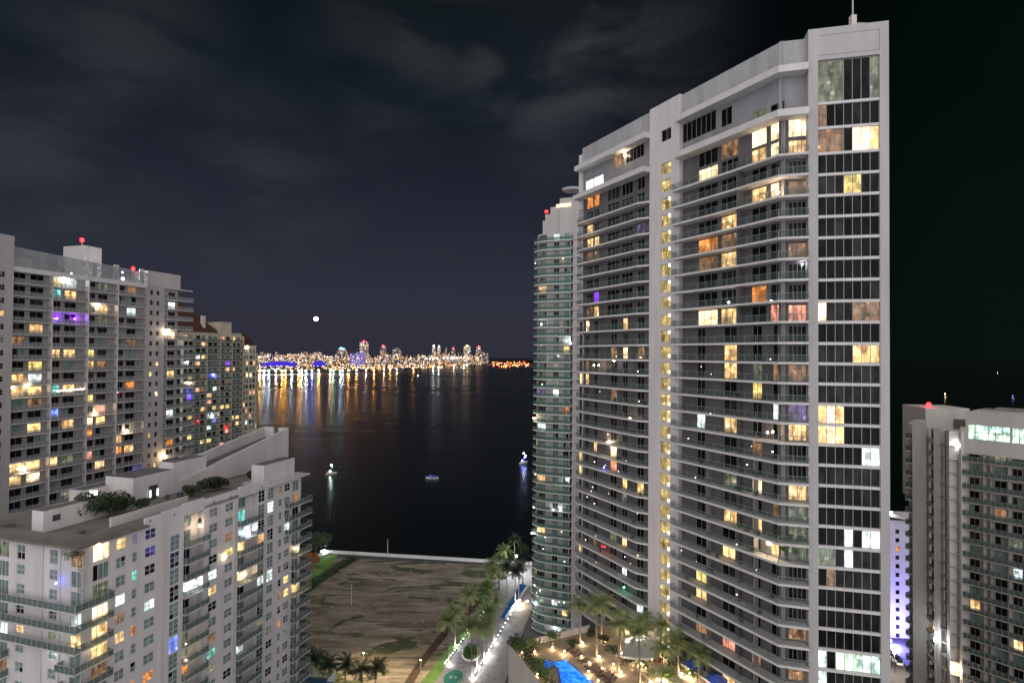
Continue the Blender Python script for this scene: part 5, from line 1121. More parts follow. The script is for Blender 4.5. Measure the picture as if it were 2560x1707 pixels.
# the mass of city lights
cm = [em('city_amber', (1, .42, .1), 2.6, False), em('city_cream', (1, .66, .34), 1.9, False), em('city_white', (.9, .93, 1), 2.4, False), em('city_red', (1, .1, .06), 3, False), em('city_blue', (.2, .25, 1), 3, False), em('city_green', (.3, 1, .7), 1.5, False)]
mb = MB()
for i in range(900):
    t = random.random(); x = 640 + 560 * t
    ysh = 927 - 1.5 * (x - 640) / 300 if x < 940 else 925.5 - (x - 940) * .052
    y = ysh - abs(random.gauss(0, 1)) * 13 - 1.5; y = max(y, 893)
    p = onz(x, y, 6) if random.random() < .8 and y > 900 else ony(x, random.uniform(888, 900), 4400)
    m_ = random.choices(range(6), [8, 7, 2.5, 1.2, .8, .3])[0] if x > 760 else random.choices(range(6), [6, 5, 5, .6, 1.5, .3])[0]
    mb.ball(p, (p - CAM).length / FL * random.choice((.45, .6, .8, 1.1)), m_, n=5, k=3)
for i in range(420):   # long rows of quay lights
    x = random.uniform(820, 1160); yy = random.choice((904, 907, 910, 914, 918, 921)) - (x - 820) * random.choice((.006, .01)); mb.ball(onz(x, yy, 5), 2.3, random.choice((0, 0, 1, 1, 2)), n=5, k=3)
for i in range(110):
    x = 1222 + 100 * random.random() ** .8; y = random.uniform(903, 916); mb.ball(onz(x, y, 5), random.choice((2.5, 4, 5.5)), random.choice((0, 1, 0, 3, 3, 1)), n=5, k=3)
tag(mb.build('city_lights', cm), kind='stuff')
# shore lamps: these throw the long streaks on the water
lamps = [(649, 0, 3), (660, 2, 3), (672, 2, 2.5), (690, 1, 2.5), (705, 0, 4), (713, 0, 3), (729, 2, 2), (747, 0, 2.5), (754, 1, 3), (765, 2, 3.2), (780, 4, 2.5), (797, 0, 3.6), (826, 1, 3), (834, 5, 1.6), (850, 2, 2.4), (856, 2, 1.6),
         (871, 0, 3.4), (891, 0, 2.2), (915, 1, 1.2), (935, 0, 1.7), (960, 1, .9), (975, 0, 1.3), (992, 1, .8), (1033, 0, .8), (1083, 2, 1.2), (1096, 2, 1.2), (1135, 1, 1.0), (1160, 2, .9), (1168, 0, .9)]
lc = {0: ((1, .42, .06), 'amber'), 1: ((1, .62, .4), 'peach'), 2: ((.75, .85, 1), 'white'), 4: ((.12, .1, 1), 'blue'), 5: ((.6, 1, .6), 'greenish')}
lmts = {k: em('shore_lamp_' + v_[1], v_[0], 1500) for k, v_ in lc.items()}; polem = metal_d
for i, (x, c, s_) in enumerate(lamps):
    ysh = 928 - 1.5 * (x - 640) / 300 if x < 940 else 926.5 - (x - 940) * .052
    p = onz(x, ysh, 9); root = empty('shore_lamp', (p.x, p.y, 0)); tag(root, '%s lamp on the far shore throwing a streak over the water' % lc[c][1], 'street lamp', '%s lamps on the far shore' % lc[c][1])
    mb = MB(); mb.tube([(p.x, p.y, 0), (p.x, p.y, 9)], .3); mb.build('pole', polem, root); mb = MB(); mb.ball((p.x, p.y, 11), 1.15 * math.sqrt(s_ * (1.7 if x < 805 else 1.15)), n=8, k=6); mb.build('lamp_head', lmts[c], root)

# ================================================================== BOATS
hullm = pm('boat_white', (.7, .68, .62), .35, .05, .5); bluec = pm('boat_cover_blue', (.05, .08, .45), .7, .1, .8)
def boat(px, py, Lg, rz, label, mast=0, cover=False, lamps_=()):
    p = onz(px, py, -1.5); root = empty('boat', p, rz); tag(root, label, 'boat'); cr, sr = math.cos(rz), math.sin(rz)
    def T(x, y, z): return (p.x + x * cr - y * sr, p.y + x * sr + y * cr, p.z + z)
    mb = MB(); sec = []
    for t, w_, b0, b1 in ((-.5, .7, .0, 1.15), (-.2, 1, -.1, 1.1), (.15, .95, -.1, 1.2), (.38, .55, .0, 1.4), (.5, .05, .25, 1.6)):
        hw = Lg * .15 * w_; sec.append([T(t * Lg, -hw * .6, b0), T(t * Lg, hw * .6, b0), T(t * Lg, hw, b1), T(t * Lg, -hw, b1)])
    for s_, e_ in zip(sec[:-1], sec[1:]): mb.hexa(s_, e_)
    mb.build('hull', hullm, root)
    mb = MB(); hw = Lg * .1
    def hx(x0, x1, z0, z1, k): mb.hexa([T(x0 * Lg, -hw, z0), T(x1 * Lg, -hw, z0), T(x1 * Lg, hw, z0), T(x0 * Lg, hw, z0)], [T((x0 + .03) * Lg, -hw * k, z1), T((x1 - .05) * Lg, -hw * k, z1), T((x1 - .05) * Lg, hw * k, z1), T((x0 + .03) * Lg, hw * k, z1)])
    hx(-.32, .12, 1.1, 2.2, .8); mb.build('cabin', bluec if cover else hullm, root)
    if mast: mb = MB(); mb.tube([T(.0, 0, 1), T(0, 0, mast)], .09); mb.bar(T(-.4 * Lg, 0, 2.7), T(0, 0, 2.7), .15); mb.build('mast', metal, root)
    for x, z, r_, m_ in lamps_: mb = MB(); mb.ball(T(x, 0, z), r_); mb.build('lamp', m_, root)
boat(828, 1185, 9, .6, 'anchored sailboat with a white masthead light and greenish glow', 7.2, False, ((0, 7.3, .55, lamp_c), (-1, 2.6, .45, em('lamp_green_white', (.7, 1, .75), 40)), (.8, 5.4, .25, em('lamp_green_dim', (.1, 1, .3), 8))))
boat(1080, 1196, 10, math.pi, 'white motorboat with a blue cover in mid bay', 0, True, ((1.5, 2.5, .12, lamp_b),))
boat(1309, 1158, 11, .9, 'blue-lit sailboat beside the curved balcony tower', 9, False, ((0, 9, .5, lamp_c), (1.5, 5, .6, lamp_b), (-2, 3, .7, lamp_b), (3, 6.5, .35, lamp_c)))
for x, y, m_, l in ((2363, 990, lamp_w, 'far boat with two warm lights above the curved beige tower'), (2532, 996, lamp_b, 'far boat with a bright blue light near the photo edge'), (2300, 905, lamp_w, 'faint boat light just below the horizon at right'), (2494, 934, lamp_w, 'dim warm boat light over the curved beige tower')):
    boat(x, y, 12, 1.2, l, 6, False, ((0, 6.5, .5, m_), (2.5, 4.5, .35, m_)))
boat(1045, 940, 14, 0, 'small pale boat crossing the water off the far quay', 0, False, ((0, 3, 1.2, lamp_c),))

# ================================================================== PLANTS
def palm_mesh(seed, H, Rr, nf, lean=.5, droop=1.0, fm_=None, leaf=.45, up=.9):
    rnd = random.Random(seed); tr = MB(); top = Vector((lean * rnd.uniform(-1, 1), lean * rnd.uniform(-1, 1), H))
    tr.tube([Vector((0, 0, 0)), Vector((top.x * .15, top.y * .15, H * .3)), Vector((top.x * .5, top.y * .5, H * .65)), top], [.26, .2, .17, .15], n=7)
    cw = MB()
    for i in range(nf):
        az = i * 2.39996 + rnd.uniform(-.2, .2); el = 1.25 - 1.5 * ((i + .5) / nf) * min(droop, 1.1) + rnd.uniform(-.1, .1); Lf = Rr * rnd.uniform(.85, 1.1); pts = []; d = Vector((math.cos(az) * math.cos(el), math.sin(az) * math.cos(el), math.sin(el))); p = top.copy(); n_ = 7
        for k in range(n_ + 1):
            pts.append(p.copy()); p = p + d * (Lf / n_); d = (d + Vector((0, 0, -.15 * droop))).normalized()
        for a_, b_ in zip(pts[:-1], pts[1:]):
            t = (b_ - a_).normalized(); sd = t.cross(Vector((0, 0, 1)))
            if sd.length < .01: continue
            sd.normalize(); k = (a_ - top).length / Lf; wl = leaf * Rr * (.35 + .65 * math.sin(math.pi * min(1, k * .85 + .12)))
            for j in range(3):
                q = a_.lerp(b_, (j + .2) / 3); w2 = t * (Lf * .022)
                for s_ in (-1, 1):
                    tip = q + sd * s_ * wl * rnd.uniform(.8, 1.1) + t * wl * .55 + Vector((0, 0, -wl * rnd.uniform(.0, .22)))
                    cw.face([q - w2, q + w2, tip])
            cw.face([a_ - sd * .04, b_ - sd * .03, b_ + sd * .03, a_ + sd * .04])
    return tr, cw, top
PALMS = {}; UPW = em('uplight_warm', (1, .85, .65), 25)
def palm(px, py, H, z=0.0, seed=0, Rr=3.2, nf=26, label='', group=None, dark=False, leaf=.3, rz=None, droop=1.0, lit=0, lcol=(1, .9, .75), uplab=None, cat='palm'):
    p = onz(px, py, z); rz = rz if rz is not None else seed * 1.7; key = (seed % 4, H, Rr, nf, dark, leaf, droop)
    root = empty('palm_tree', p, rz); tag(root, label, cat, group)
    if key not in PALMS:
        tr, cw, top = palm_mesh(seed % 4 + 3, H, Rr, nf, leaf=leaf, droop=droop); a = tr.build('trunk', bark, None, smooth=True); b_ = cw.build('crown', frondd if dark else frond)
        PALMS[key] = (a.data, b_.data); bpy.data.objects.remove(a); bpy.data.objects.remove(b_)
    for nme, me in zip(('trunk', 'crown'), PALMS[key]):
        c = bpy.data.objects.new(nme, me); COL.objects.link(c); c.parent = root
    if lit:
        ro = empty('ground_light', (p.x + .4, p.y - .5, z)); tag(ro, uplab or 'bright uplight at the foot of a street palm', 'light', 'uplights under the ' + ('deck palms' if z > 5 else 'street palms'))
        mb = MB(); mb.box((p.x + .4, p.y - .5, z + .1), (.3, .3, .2)); mb.build('base', metal_d, ro); uplight(ro, Vector((p.x + .4, p.y - .5, z + .45)), lit, lcol); lampball(ro, Vector((p.x + .4, p.y - .5, z + .35)), .2 if z > 5 else .28, UPW, lit * .025, lcol, 'lamp_head')
    return root
def bush_mesh(name, seed, rx, ry, rz_, n, ls, mat, trunk=0.0):
    rnd = random.Random(seed); mb = MB(); cl = [(Vector((rnd.uniform(-.6, .6) * rx, rnd.uniform(-.6, .6) * ry, rnd.uniform(.25, .95) * rz_)), rnd.uniform(.35, .6)) for _ in range(9)]
    for i in range(n):
        c, s_ = rnd.choice(cl); d = Vector((rnd.gauss(0, 1), rnd.gauss(0, 1), rnd.gauss(0, .8))).normalized(); p = c + Vector((d.x * rx * s_, d.y * ry * s_, d.z * rz_ * s_ * .8)) + Vector((0, 0, trunk))
        if p.z < .05: p.z = .05
        a = Vector((rnd.gauss(0, 1), rnd.gauss(0, 1), rnd.gauss(0, 1))).normalized(); b_ = a.orthogonal().normalized(); l = ls * rnd.uniform(.6, 1.3)
        mb.face([p - a * l, p + b_ * l * .45, p + a * l, p - b_ * l * .45])
    return mb
BUSH = {}
def bush(px, py, z, size, label, cat='shrub', group=None, seed=0, mat=None, n=420, ls=.22, trunk=0.0, name='shrub', pos=None):
    p = Vector(pos) if pos is not None else onz(px, py, z); mat = mat or leafd; key = (seed % 5, size, mat.name, n, ls, trunk)
    if key not in BUSH:
        o = bush_mesh(name, seed % 5, size[0], size[1], size[2], n, ls, mat, trunk).build(name, mat); BUSH[key] = o.data; bpy.data.objects.remove(o)
    if trunk:
        root = empty(name, p, seed * .9); tag(root, label, cat, group); c = bpy.data.objects.new('crown', BUSH[key]); COL.objects.link(c); c.parent = root
        mb = MB(); mb.tube([(0, 0, 0), (.05, 0, trunk * .6), (0, .1, trunk + size[2] * .5)], [.14, .11, .06]); o = mb.build('trunk', bark); o.parent = root; return root
    o = bpy.data.objects.new(name, BUSH[key]); COL.objects.link(o); o.location = p; o.rotation_euler = (0, 0, seed * 1.3); tag(o, label, cat, group); return o
z5 = lambda x, y: (700 + x * .2976, 1280 + y * .2976)
# street palms: (base x,y in the enlarged view)
sp = [(1415, 1270, 13, 'street palm nearest the lot fence corner, crown low over the lawn'), (1570, 1010, 13, 'street palm at the lawn edge behind the two leading ones'), (1470, 1120, 10.5, 'street palm between the lawn and the first lit planter'),
      (1795, 1090, 13, 'lone street palm in the middle of the promenade'), (1610, 1385, 15, 'tall street palm beside the teal planter'), (1655, 1300, 11.5, 'street palm rising behind the teal planter'), (1750, 1190, 13.5, 'street palm beside the right row of bollards'), (1712, 1235, 10.5, 'street palm between the bollard rows'),
      (1790, 760, 12, 'street palm at the start of the dark row'), (1765, 700, 12, 'street palm leaning over the lawn end'), (1840, 640, 12, 'street palm in the dark row halfway to the seawall'), (1880, 560, 12, 'street palm in the dark row near the seawall'), (1975, 765, 12, 'street palm beside the blue strip pool'), (2005, 720, 12, 'street palm behind the blue strip pool'), (1965, 480, 13, 'tallest dark palm by the seawall lamp'), (2040, 600, 11, 'street palm against the curved balcony tower'), (1905, 690, 11, 'street palm left of the blue strip pool')]
for i, (x, y, H, lab) in enumerate(sp):
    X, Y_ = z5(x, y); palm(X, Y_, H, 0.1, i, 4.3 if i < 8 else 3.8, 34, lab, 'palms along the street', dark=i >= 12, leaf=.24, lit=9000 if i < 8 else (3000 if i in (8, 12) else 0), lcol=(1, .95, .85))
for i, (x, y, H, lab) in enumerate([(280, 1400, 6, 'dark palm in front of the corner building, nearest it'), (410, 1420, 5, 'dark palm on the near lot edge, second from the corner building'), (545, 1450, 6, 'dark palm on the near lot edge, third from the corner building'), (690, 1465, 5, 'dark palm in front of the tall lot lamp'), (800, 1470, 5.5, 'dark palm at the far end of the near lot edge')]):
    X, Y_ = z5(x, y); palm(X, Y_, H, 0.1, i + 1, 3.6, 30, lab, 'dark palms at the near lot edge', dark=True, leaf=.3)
for i, (x, y, s_, lab) in enumerate([(300, 360, 5.5, 'dark tree between the corner building and the seawall'), (345, 300, 4.5, 'dark tree at the lit path by the seawall'), (270, 470, 3.5, 'orange-tinged tree beside the corner building')]):
    X, Y_ = z5(x, y); bush(X, Y_, 0, (s_, s_, s_), lab, 'tree', None, i, mat=leafd if i < 2 else pm('leaves_orange', (.3, .1, .02), .7), n=900, ls=.5, trunk=2.5, name='broadleaf_tree')
for i, t in enumerate((0, .2, .4, .6, .8, 1.0)):
    x = 1700 + 330 * t; y = 760 - 400 * t; X, Y_ = z5(x, y); bush(X, Y_, .1, (3.2, 3.2, 3.0), 'dark green tree under the row of street palms', 'tree', 'trees under the dark row of street palms', i, mat=leafg, n=600, ls=.35, trunk=1.5, name='street_tree')
# rough edges of the lot: dark bank by the lawn, scrubby row at left, low green strip in front
def strip(name, pts, w, mat, z=.1):
    mb = MB(); Q = [Vector((*G(*z5(x, y)), 0)) for x, y in pts]
    for p_, q_ in zip(Q[:-1], Q[1:]):
        mb.face([(p_.x, p_.y, z), (q_.x, q_.y, z), (q_.x - w, q_.y, z), (p_.x - w, p_.y, z)])
    o = mb.build(name, mat); tag(o, kind='structure'); return o
strip('earth_bank', [(1700, 740), (1600, 860), (1450, 980), (1330, 1130), (1230, 1260), (1120, 1440)], 2.8, pm('dark_earth', (.07, .045, .025), .95, .25, .3))
strip('grass_strip', [(930, 1350), (800, 1330), (640, 1300), (490, 1290)], 3.2, pm('strip_grass', (.07, .11, .03), .95, .25, .3), .14)
def scrub(name, pts, n, w, h, label, mat):
    rnd = random.Random(6); mb = MB(); Q = [onz(*z5(x, y), .1) for x, y in pts]
    for i in range(n):
        k = rnd.randrange(len(Q) - 1); t = rnd.random(); c = Q[k].lerp(Q[k + 1], t) + Vector((rnd.gauss(0, w), rnd.gauss(0, w), abs(rnd.gauss(0, h)))); a = Vector((rnd.gauss(0, 1), rnd.gauss(0, 1), rnd.gauss(0, 1))).normalized(); b_ = a.orthogonal().normalized(); l = rnd.uniform(.25, .6); mb.face([c - a * l, c + b_ * l * .5, c + a * l, c - b_ * l * .5])
    tag(mb.build(name, mat), label, 'hedge')
scrub('hedge', [(620, 395), (520, 450), (400, 530), (280, 610), (200, 670)], 3800, 1.0, .9, 'ragged dark hedge along the left border of the vacant lot', leafd)
# lamp posts
def post(px, py, H, label, head=True, lit=0, cat='lamp post', name='lamp_post', col=pm('post_concrete', (.5, .47, .4), .8)):
    p = onz(px, py, .1); root = empty(name, p); tag(root, label, cat); mb = MB(); mb.tube([(p.x, p.y, .1), (p.x, p.y, H)], [.2, .13]); mb.build('pole', col, root)
    if head:
        mb = MB(); mb.bar((p.x - .9, p.y, H), (p.x + .9, p.y, H), .12); mb.box((p.x - .95, p.y, H - .05), (.6, .4, .18)); mb.box((p.x + .95, p.y, H - .05), (.6, .4, .18)); mb.build('lamp_head', metal_d, root)
    if lit:
        ld = bpy.data.lights.new('lamp', 'SPOT'); ld.energy = lit; ld.color = (1, .78, .5); ld.spot_size = R(150); ld.spot_blend = .8; ld.shadow_soft_size = .3; lo = bpy.data.objects.new('lamp', ld); COL.objects.link(lo); lo.location = (p.x, p.y, H + 4); attach(lo, root)
        mb = MB(); mb.ball((p.x, p.y, H + .12), .14); mb.build('bulb', lamp_w, root)
for x, y, y2, lab, hd, e in ((600, 780, 600, 'grey lamp post in the middle of the vacant lot', True, 0), (1615, 780, 645, 'lamp post on the lot by the palm row', True, 0), (312, 1215, 1110, 'short pale post near the corner building', False, 0), (700, 1340, 1180, 'pale lamp post on the near lot edge among dark palms', True, 7000), (1180, 1425, 1240, 'pale post at the near corner of the lot by the lawn', False, 7000), (903, 370, 225, 'thin mast standing on the seawall', False, 0)):
    X, Y_ = z5(x, y); p = onz(X, Y_, 0); H = ony(*z5(x, y2), p.y).z; post(X, Y_, H, lab, hd, e)
q = onz(1020, 1700, 0); 
# street lamps along the promenade
for x, y, y2, e, c_, lab in ((1985, 520, 372, 7000, lamp_c, 'bright white street lamp among the palms by the seawall'), (2012, 770, 745, 900, lamp_w, 'warm low lamp at the end of the right bollard row'), (1990, 800, 792, 700, lamp_w, 'second warm low lamp at the end of the bollard row'), (372, 345, 330, 600, lamp_c, 'bright lamp on the path by the seawall lawn')):
    X, Y_ = z5(x, y); p = onz(X, Y_, 0); H = max(ony(*z5(x, y2), p.y).z, 1.2); root = empty('street_lamp', p); tag(root, lab, 'street lamp'); mb = MB(); mb.tube([(p.x, p.y, .1), (p.x, p.y, H)], .09); mb.build('pole', metal_d, root); lampball(root, Vector((p.x, p.y, H + .2)), .4, c_, e, (.9, .95, 1) if c_ is lamp_c else (1, .8, .55), 'lamp_head')
# lit bollards in two rows
lb = []
def brow(a, b_, n, grp, lab, e):
    for i in range(n):
        t = i / (n - 1); t = 1 - (1 - t) ** 1.25; X, Y_ = z5(a[0] + (b_[0] - a[0]) * t, a[1] + (b_[1] - a[1]) * t); p = onz(X, Y_, .16)
        root = empty('bollard', p); tag(root, lab, 'bollard', grp)
        mb = MB(); mb.tube([(p.x, p.y, .16), (p.x, p.y, .95)], .14); mb.build('post', metal_d, root)
        mb = MB(); mb.ball((p.x, p.y, 1.08), .15); mb.build('lamp_head', BL, root)
        if i % 3 == 1:
            ld = bpy.data.lights.new('glow', 'POINT'); ld.energy = e; ld.color = (.86, .86, 1); ld.shadow_soft_size = .3; lo = bpy.data.objects.new('glow', ld); COL.objects.link(lo); lo.location = (p.x, p.y, 1.6); attach(lo, root)
BL = em('bollard_light', (.92, .92, 1), 9)
brow((1980, 805), (1640, 1370), 20, 'bollards along the right side of the street', 'white-lit bollard in the right-hand row by the street', 150)
brow((1775, 765), (1385, 1290), 22, 'bollards along the palm planters', 'white-lit bollard in the left-hand row by the palm planters', 150)
# planters
def ellipse(px, py, a_, b_, z0, z1, rot=0, n=24, c=None):
    p = c or onz(px, py, 0); return [(p.x + a_ * math.cos(t) * math.cos(rot) - b_ * math.sin(t) * math.sin(rot), p.y + a_ * math.cos(t) * math.sin(rot) + b_ * math.sin(t) * math.cos(rot)) for t in [i * 2 * math.pi / n for i in range(n)]]
X, Y_ = z5(1605, 1190); c = onz(X, Y_, 0); root = empty('planter', c); tag(root, 'oval green planter with a white rim under the street palms', 'planter')
mb = MB(); mb.prism(ellipse(0, 0, 3.0, 4.6, 0, 0, 0, c=c), .1, .6); mb.build('rim', wall_w, root); mb = MB(); mb.prism(ellipse(0, 0, 2.6, 4.2, 0, 0, 0, c=c), .3, .66); mb.build('soil', grassm, root)
rnd = random.Random(1); mb = MB()
for i in range(500):
    t = rnd.uniform(0, 6.283); k = math.sqrt(rnd.random()); p = c + Vector((math.cos(t) * 2.5 * k, math.sin(t) * 4.0 * k, rnd.uniform(.7, 1.5))); a = Vector((rnd.gauss(0, 1), rnd.gauss(0, 1), rnd.gauss(0, 1))).normalized() * .35; b_ = a.orthogonal().normalized() * .18; mb.face([p - a, p + b_, p + a, p - b_])
mb.build('plants', leafg, root)
X, Y_ = z5(1455, 1392); c = onz(X, Y_, 0); root = empty('emblem_pool', c); tag(root, 'teal oval pool with a white looping emblem at the bottom of the street', 'pool')
mb = MB(); mb.prism(ellipse(0, 0, 3.0, 4.3, 0, 0, -.3, c=c), .1, .3); mb.build('rim', pave, root); mb = MB(); mb.prism(ellipse(0, 0, 2.7, 4.0, 0, 0, -.3, c=c), .2, .34); mb.build('water_surface', pm('teal_tiles', (.03, .16, .14), .2, .1, 1.0), root)
mb = MB(); 
for k, (dx, s_) in enumerate(((-.7, .8), (.7, .65))):
    pts = [c + Vector((dx + math.sin(t) * .45 * s_, math.sin(2 * t) * .8 * s_ - .2, .42)) for t in [i * math.pi / 12 for i in range(25)]]; mb.tube(pts, .07, n=5, cap=False)
mb.build('emblem', wall_w, root)
# strip pool by the curved tower
q = [G(1252, 1545), G(1263, 1545), G(1318, 1465), G(1300, 1462)]
mb = MB(); mb.prism(q, .1, .5); root = mb.build('strip_pool', em('strip_pool_water', (.04, .2, .55), .16)); tag(root, 'long narrow blue lit pool beside the promenade', 'pool')
mb = MB(); a, b_ = Vector((*G(1263, 1546), 0)), Vector((*G(1318, 1466), 0)); mb.prism([tuple(a[:2]), (a.x + .8, a.y), (b_.x + .8, b_.y), tuple(b_[:2])], .1, .9); tag(mb.build('pool_wall', wall_w), 'low white wall along the narrow blue pool', 'wall')
# blue roofed pavilion at lower edge
root = empty('pavilion', onz(790, 1705, 0)); tag(root, 'low pavilion with dark blue roof and white sail tip by the corner building', 'building')
P0 = [G(735, 1715, 4), G(742, 1688, 4), G(835, 1697, 4), G(830, 1730, 4)]; mb = MB(); mb.prism(P0, 0, 4); mb.build('roof', pm('blue_roof', (.03, .09, .15), .4, .1, .5), root)
p = onz(832, 1707, 3); mb = MB(); mb.hexa([(p.x - 1.6, p.y - 1, 3.9), (p.x + .8, p.y - 1, 3.9), (p.x + .8, p.y + 1, 3.9), (p.x - 1.6, p.y + 1, 3.9)], [(p.x + .5, p.y - .1, 6.5), (p.x + .7, p.y - .1, 6.5), (p.x + .7, p.y + .1, 6.5), (p.x + .5, p.y + .1, 6.5)]); mb.build('sail', wall_w, root)
p = onz(738, 1692, 2); lampball(root, p, .6, em('lamp_cyan', (.2, .8, 1), 8), 900, (.2, .8, 1), 'cyan_light')
# parked cars in the bright gap at right
def car(px, py, rz, label, colr):
    p = onz(px, py, .1); root = empty('parked_car', p, rz); tag(root, label, 'car', None); cr, sr = math.cos(rz), math.sin(rz)
    def T(x, y, z): return (p.x + x * cr - y * sr, p.y + x * sr + y * cr, p.z + z)
    def sec(mb, L_, zz, w_): 
        n = len(L_); 
        for i in range(n - 1): mb.hexa([T(L_[i], -w_[i], .3), T(L_[i], w_[i], .3), T(L_[i], w_[i], zz[i]), T(L_[i], -w_[i], zz[i])], [T(L_[i + 1], -w_[i + 1], .3), T(L_[i + 1], w_[i + 1], .3), T(L_[i + 1], w_[i + 1], zz[i + 1]), T(L_[i + 1], -w_[i + 1], zz[i + 1])])
    mb = MB(); sec(mb, [-2.2, -1.9, -.9, .9, 1.9, 2.2], [.75, .9, .95, .95, .8, .6], [.75, .88, .9, .9, .85, .7]); mb.build('body', colr, root)
    mb = MB(); mb.hexa([T(-1.6, -.8, .95), T(1.1, -.8, .95), T(1.1, .8, .95), T(-1.6, .8, .95)], [T(-1.1, -.65, 1.45), T(.4, -.65, 1.45), T(.4, .65, 1.45), T(-1.1, .65, 1.45)]); mb.build('cabin', g_black, root)
    for x in (-1.35, 1.35):
        for y in (-.85, .85):
            mb = MB(); mb.tube([T(x, y - .1, .33), T(x, y + .1, .33)], .33, n=12); mb.build('wheel', metal_d, root)
q = onz(2236, 1640, 5); ro = empty('street_lamp', (q.x, q.y, 0)); tag(ro, 'bright street lamp over the parked cars in the gap between towers', 'street lamp'); mb = MB(); mb.tube([(q.x, q.y, 0), (q.x, q.y, 6)], .1); mb.build('pole', metal_d, ro); lampball(ro, Vector((q.x, q.y, 6.2)), .4, lamp_w, 5000, (1, .85, .65), 'lamp_head')
carw = pm('car_paint_white', (.7, .7, .72), .3, .03); 
for i in range(4): car(2224 + i * 9, 1634 + i * 8, .3 + i * .2, 'white car parked in the bright gap, %s from the narrow white building' % ['first', 'second', 'third', 'fourth'][i], carw)

# ================================================================== POOL DECK
zd = 39.6
zk = lambda x, y: (1250 + x * .2551, 1480 + y * .2551)
def D(x, y, z=zd): X, Y_ = zk(x, y); q = onz(X, Y_, z); return (q.x, q.y)
e1, e2 = Vector((*D(85, 500), 0)), Vector((*D(400, 890), 0)); dn = (e2 - e1).normalized(); e3 = e2 + dn * 50
far = [D(240, 520), D(600, 445), D(880, 365), D(1200, 300)]
podp = [tuple(e1[:2]), tuple(e3[:2]), (70, e3.y), (70, 82), (45, 92), (20, 124), far[3], far[2], far[1], far[0]]
mb = MB(); mb.prism(podp, -.5, zd); root = mb.build('podium', pm('podium_wall', (.5, .46, .4), .85, .08, .3)); tag(root, 'podium building carrying the pool terrace below the tallest tower', 'building')
mb = MB(); inn = [(x_ + 0.0, y_) for x_, y_ in podp]; mb.face([(x_, y_, zd + .01) for x_, y_ in (podp if sum(podp[i][0] * podp[(i + 1) % 10][1] - podp[(i + 1) % 10][0] * podp[i][1] for i in range(10)) > 0 else podp[::-1])]); mb.build('terrace_paving', pm('travertine', (.34, .27, .19), .8, .12, .5), root)
mb = MB()
for a, b_ in ((D(255, 530), D(610, 445)), (D(610, 445), D(875, 375))): mb.bar((a[0], a[1], zd + .6), (b_[0], b_[1], zd + .6), .25, h=1.2)
mb.build('parapet', wall_w, root)
# hedge along the edge: one clipped hedge
rnd = random.Random(2); mb = MB()
for i in range(5200):
    t = rnd.random(); c = e1 + (e3 - e1) * t * .7 + Vector((rnd.uniform(.1, 1.9), rnd.uniform(-.1, .1), zd + rnd.uniform(-1.2, 1.5))); a = Vector((rnd.gauss(0, 1), rnd.gauss(0, 1), rnd.gauss(0, 1))).normalized(); b_ = a.orthogonal().normalized(); mb.face([c - a * .2, c + b_ * .1, c + a * .2, c - b_ * .1])
tag(mb.build('hedge', leafd), 'dark trailing hedge along the terrace edge over the street', 'hedge')
# pool
poolw = em('pool_water', (.006, .11, .95), .9); tag
def poly(lst, z=zd): return [D(x, y, z) for x, y in lst]
mb = MB(); mb.prism(poly([(488, 700), (640, 655), (960, 915), (585, 915), (560, 745)], zd), zd, zd + .14); root = mb.build('swimming_pool', pm('pool_coping', (.12, .1, .35), .5)); tag(root, 'brightly lit blue swimming pool on the terrace', 'pool')
m, nt, out = newmat('lit_pool_water'); L = nt.links; b = N(nt, 'ShaderNodeBsdfPrincipled', _Roughness=.05); b.inputs['Base Color'].default_value = (.01, .08, .3, 1); geo = N(nt, 'ShaderNodeNewGeometry')
vo = N(nt, 'ShaderNodeTexNoise', _Scale=.7, _Detail=4.0, _Distortion=1.0); L.new(geo.outputs['Position'], vo.inputs[0]); rp = N(nt, 'ShaderNodeValToRGB'); L.new(vo.outputs[0], rp.inputs[0])
rp.color_ramp.elements[0].position = .4; rp.color_ramp.elements[0].color = (.003, .09, .75, 1); rp.color_ramp.elements[1].position = .72; rp.color_ramp.elements[1].color = (.05, .3, .95, 1)
L.new(rp.outputs[0], b.inputs['Emission Color']); b.inputs['Emission Strength'].default_value = 1.1; L.new(b.outputs[0], out.inputs[0]); litpool = m
mb = MB(); mb.prism(poly([(505, 705), (633, 668), (900, 893), (950, 935), (610, 935), (575, 745)]), zd + .1, zd + .17); mb.build('water_surface', litpool, root)
mb = MB(); mb.prism(poly([(428, 700), (455, 672), (498, 690), (498, 735), (455, 750)]), zd, zd + .3); o = mb.build('hot_tub', litpool); tag(o, 'small blue hot tub beside the swimming pool', 'hot tub')
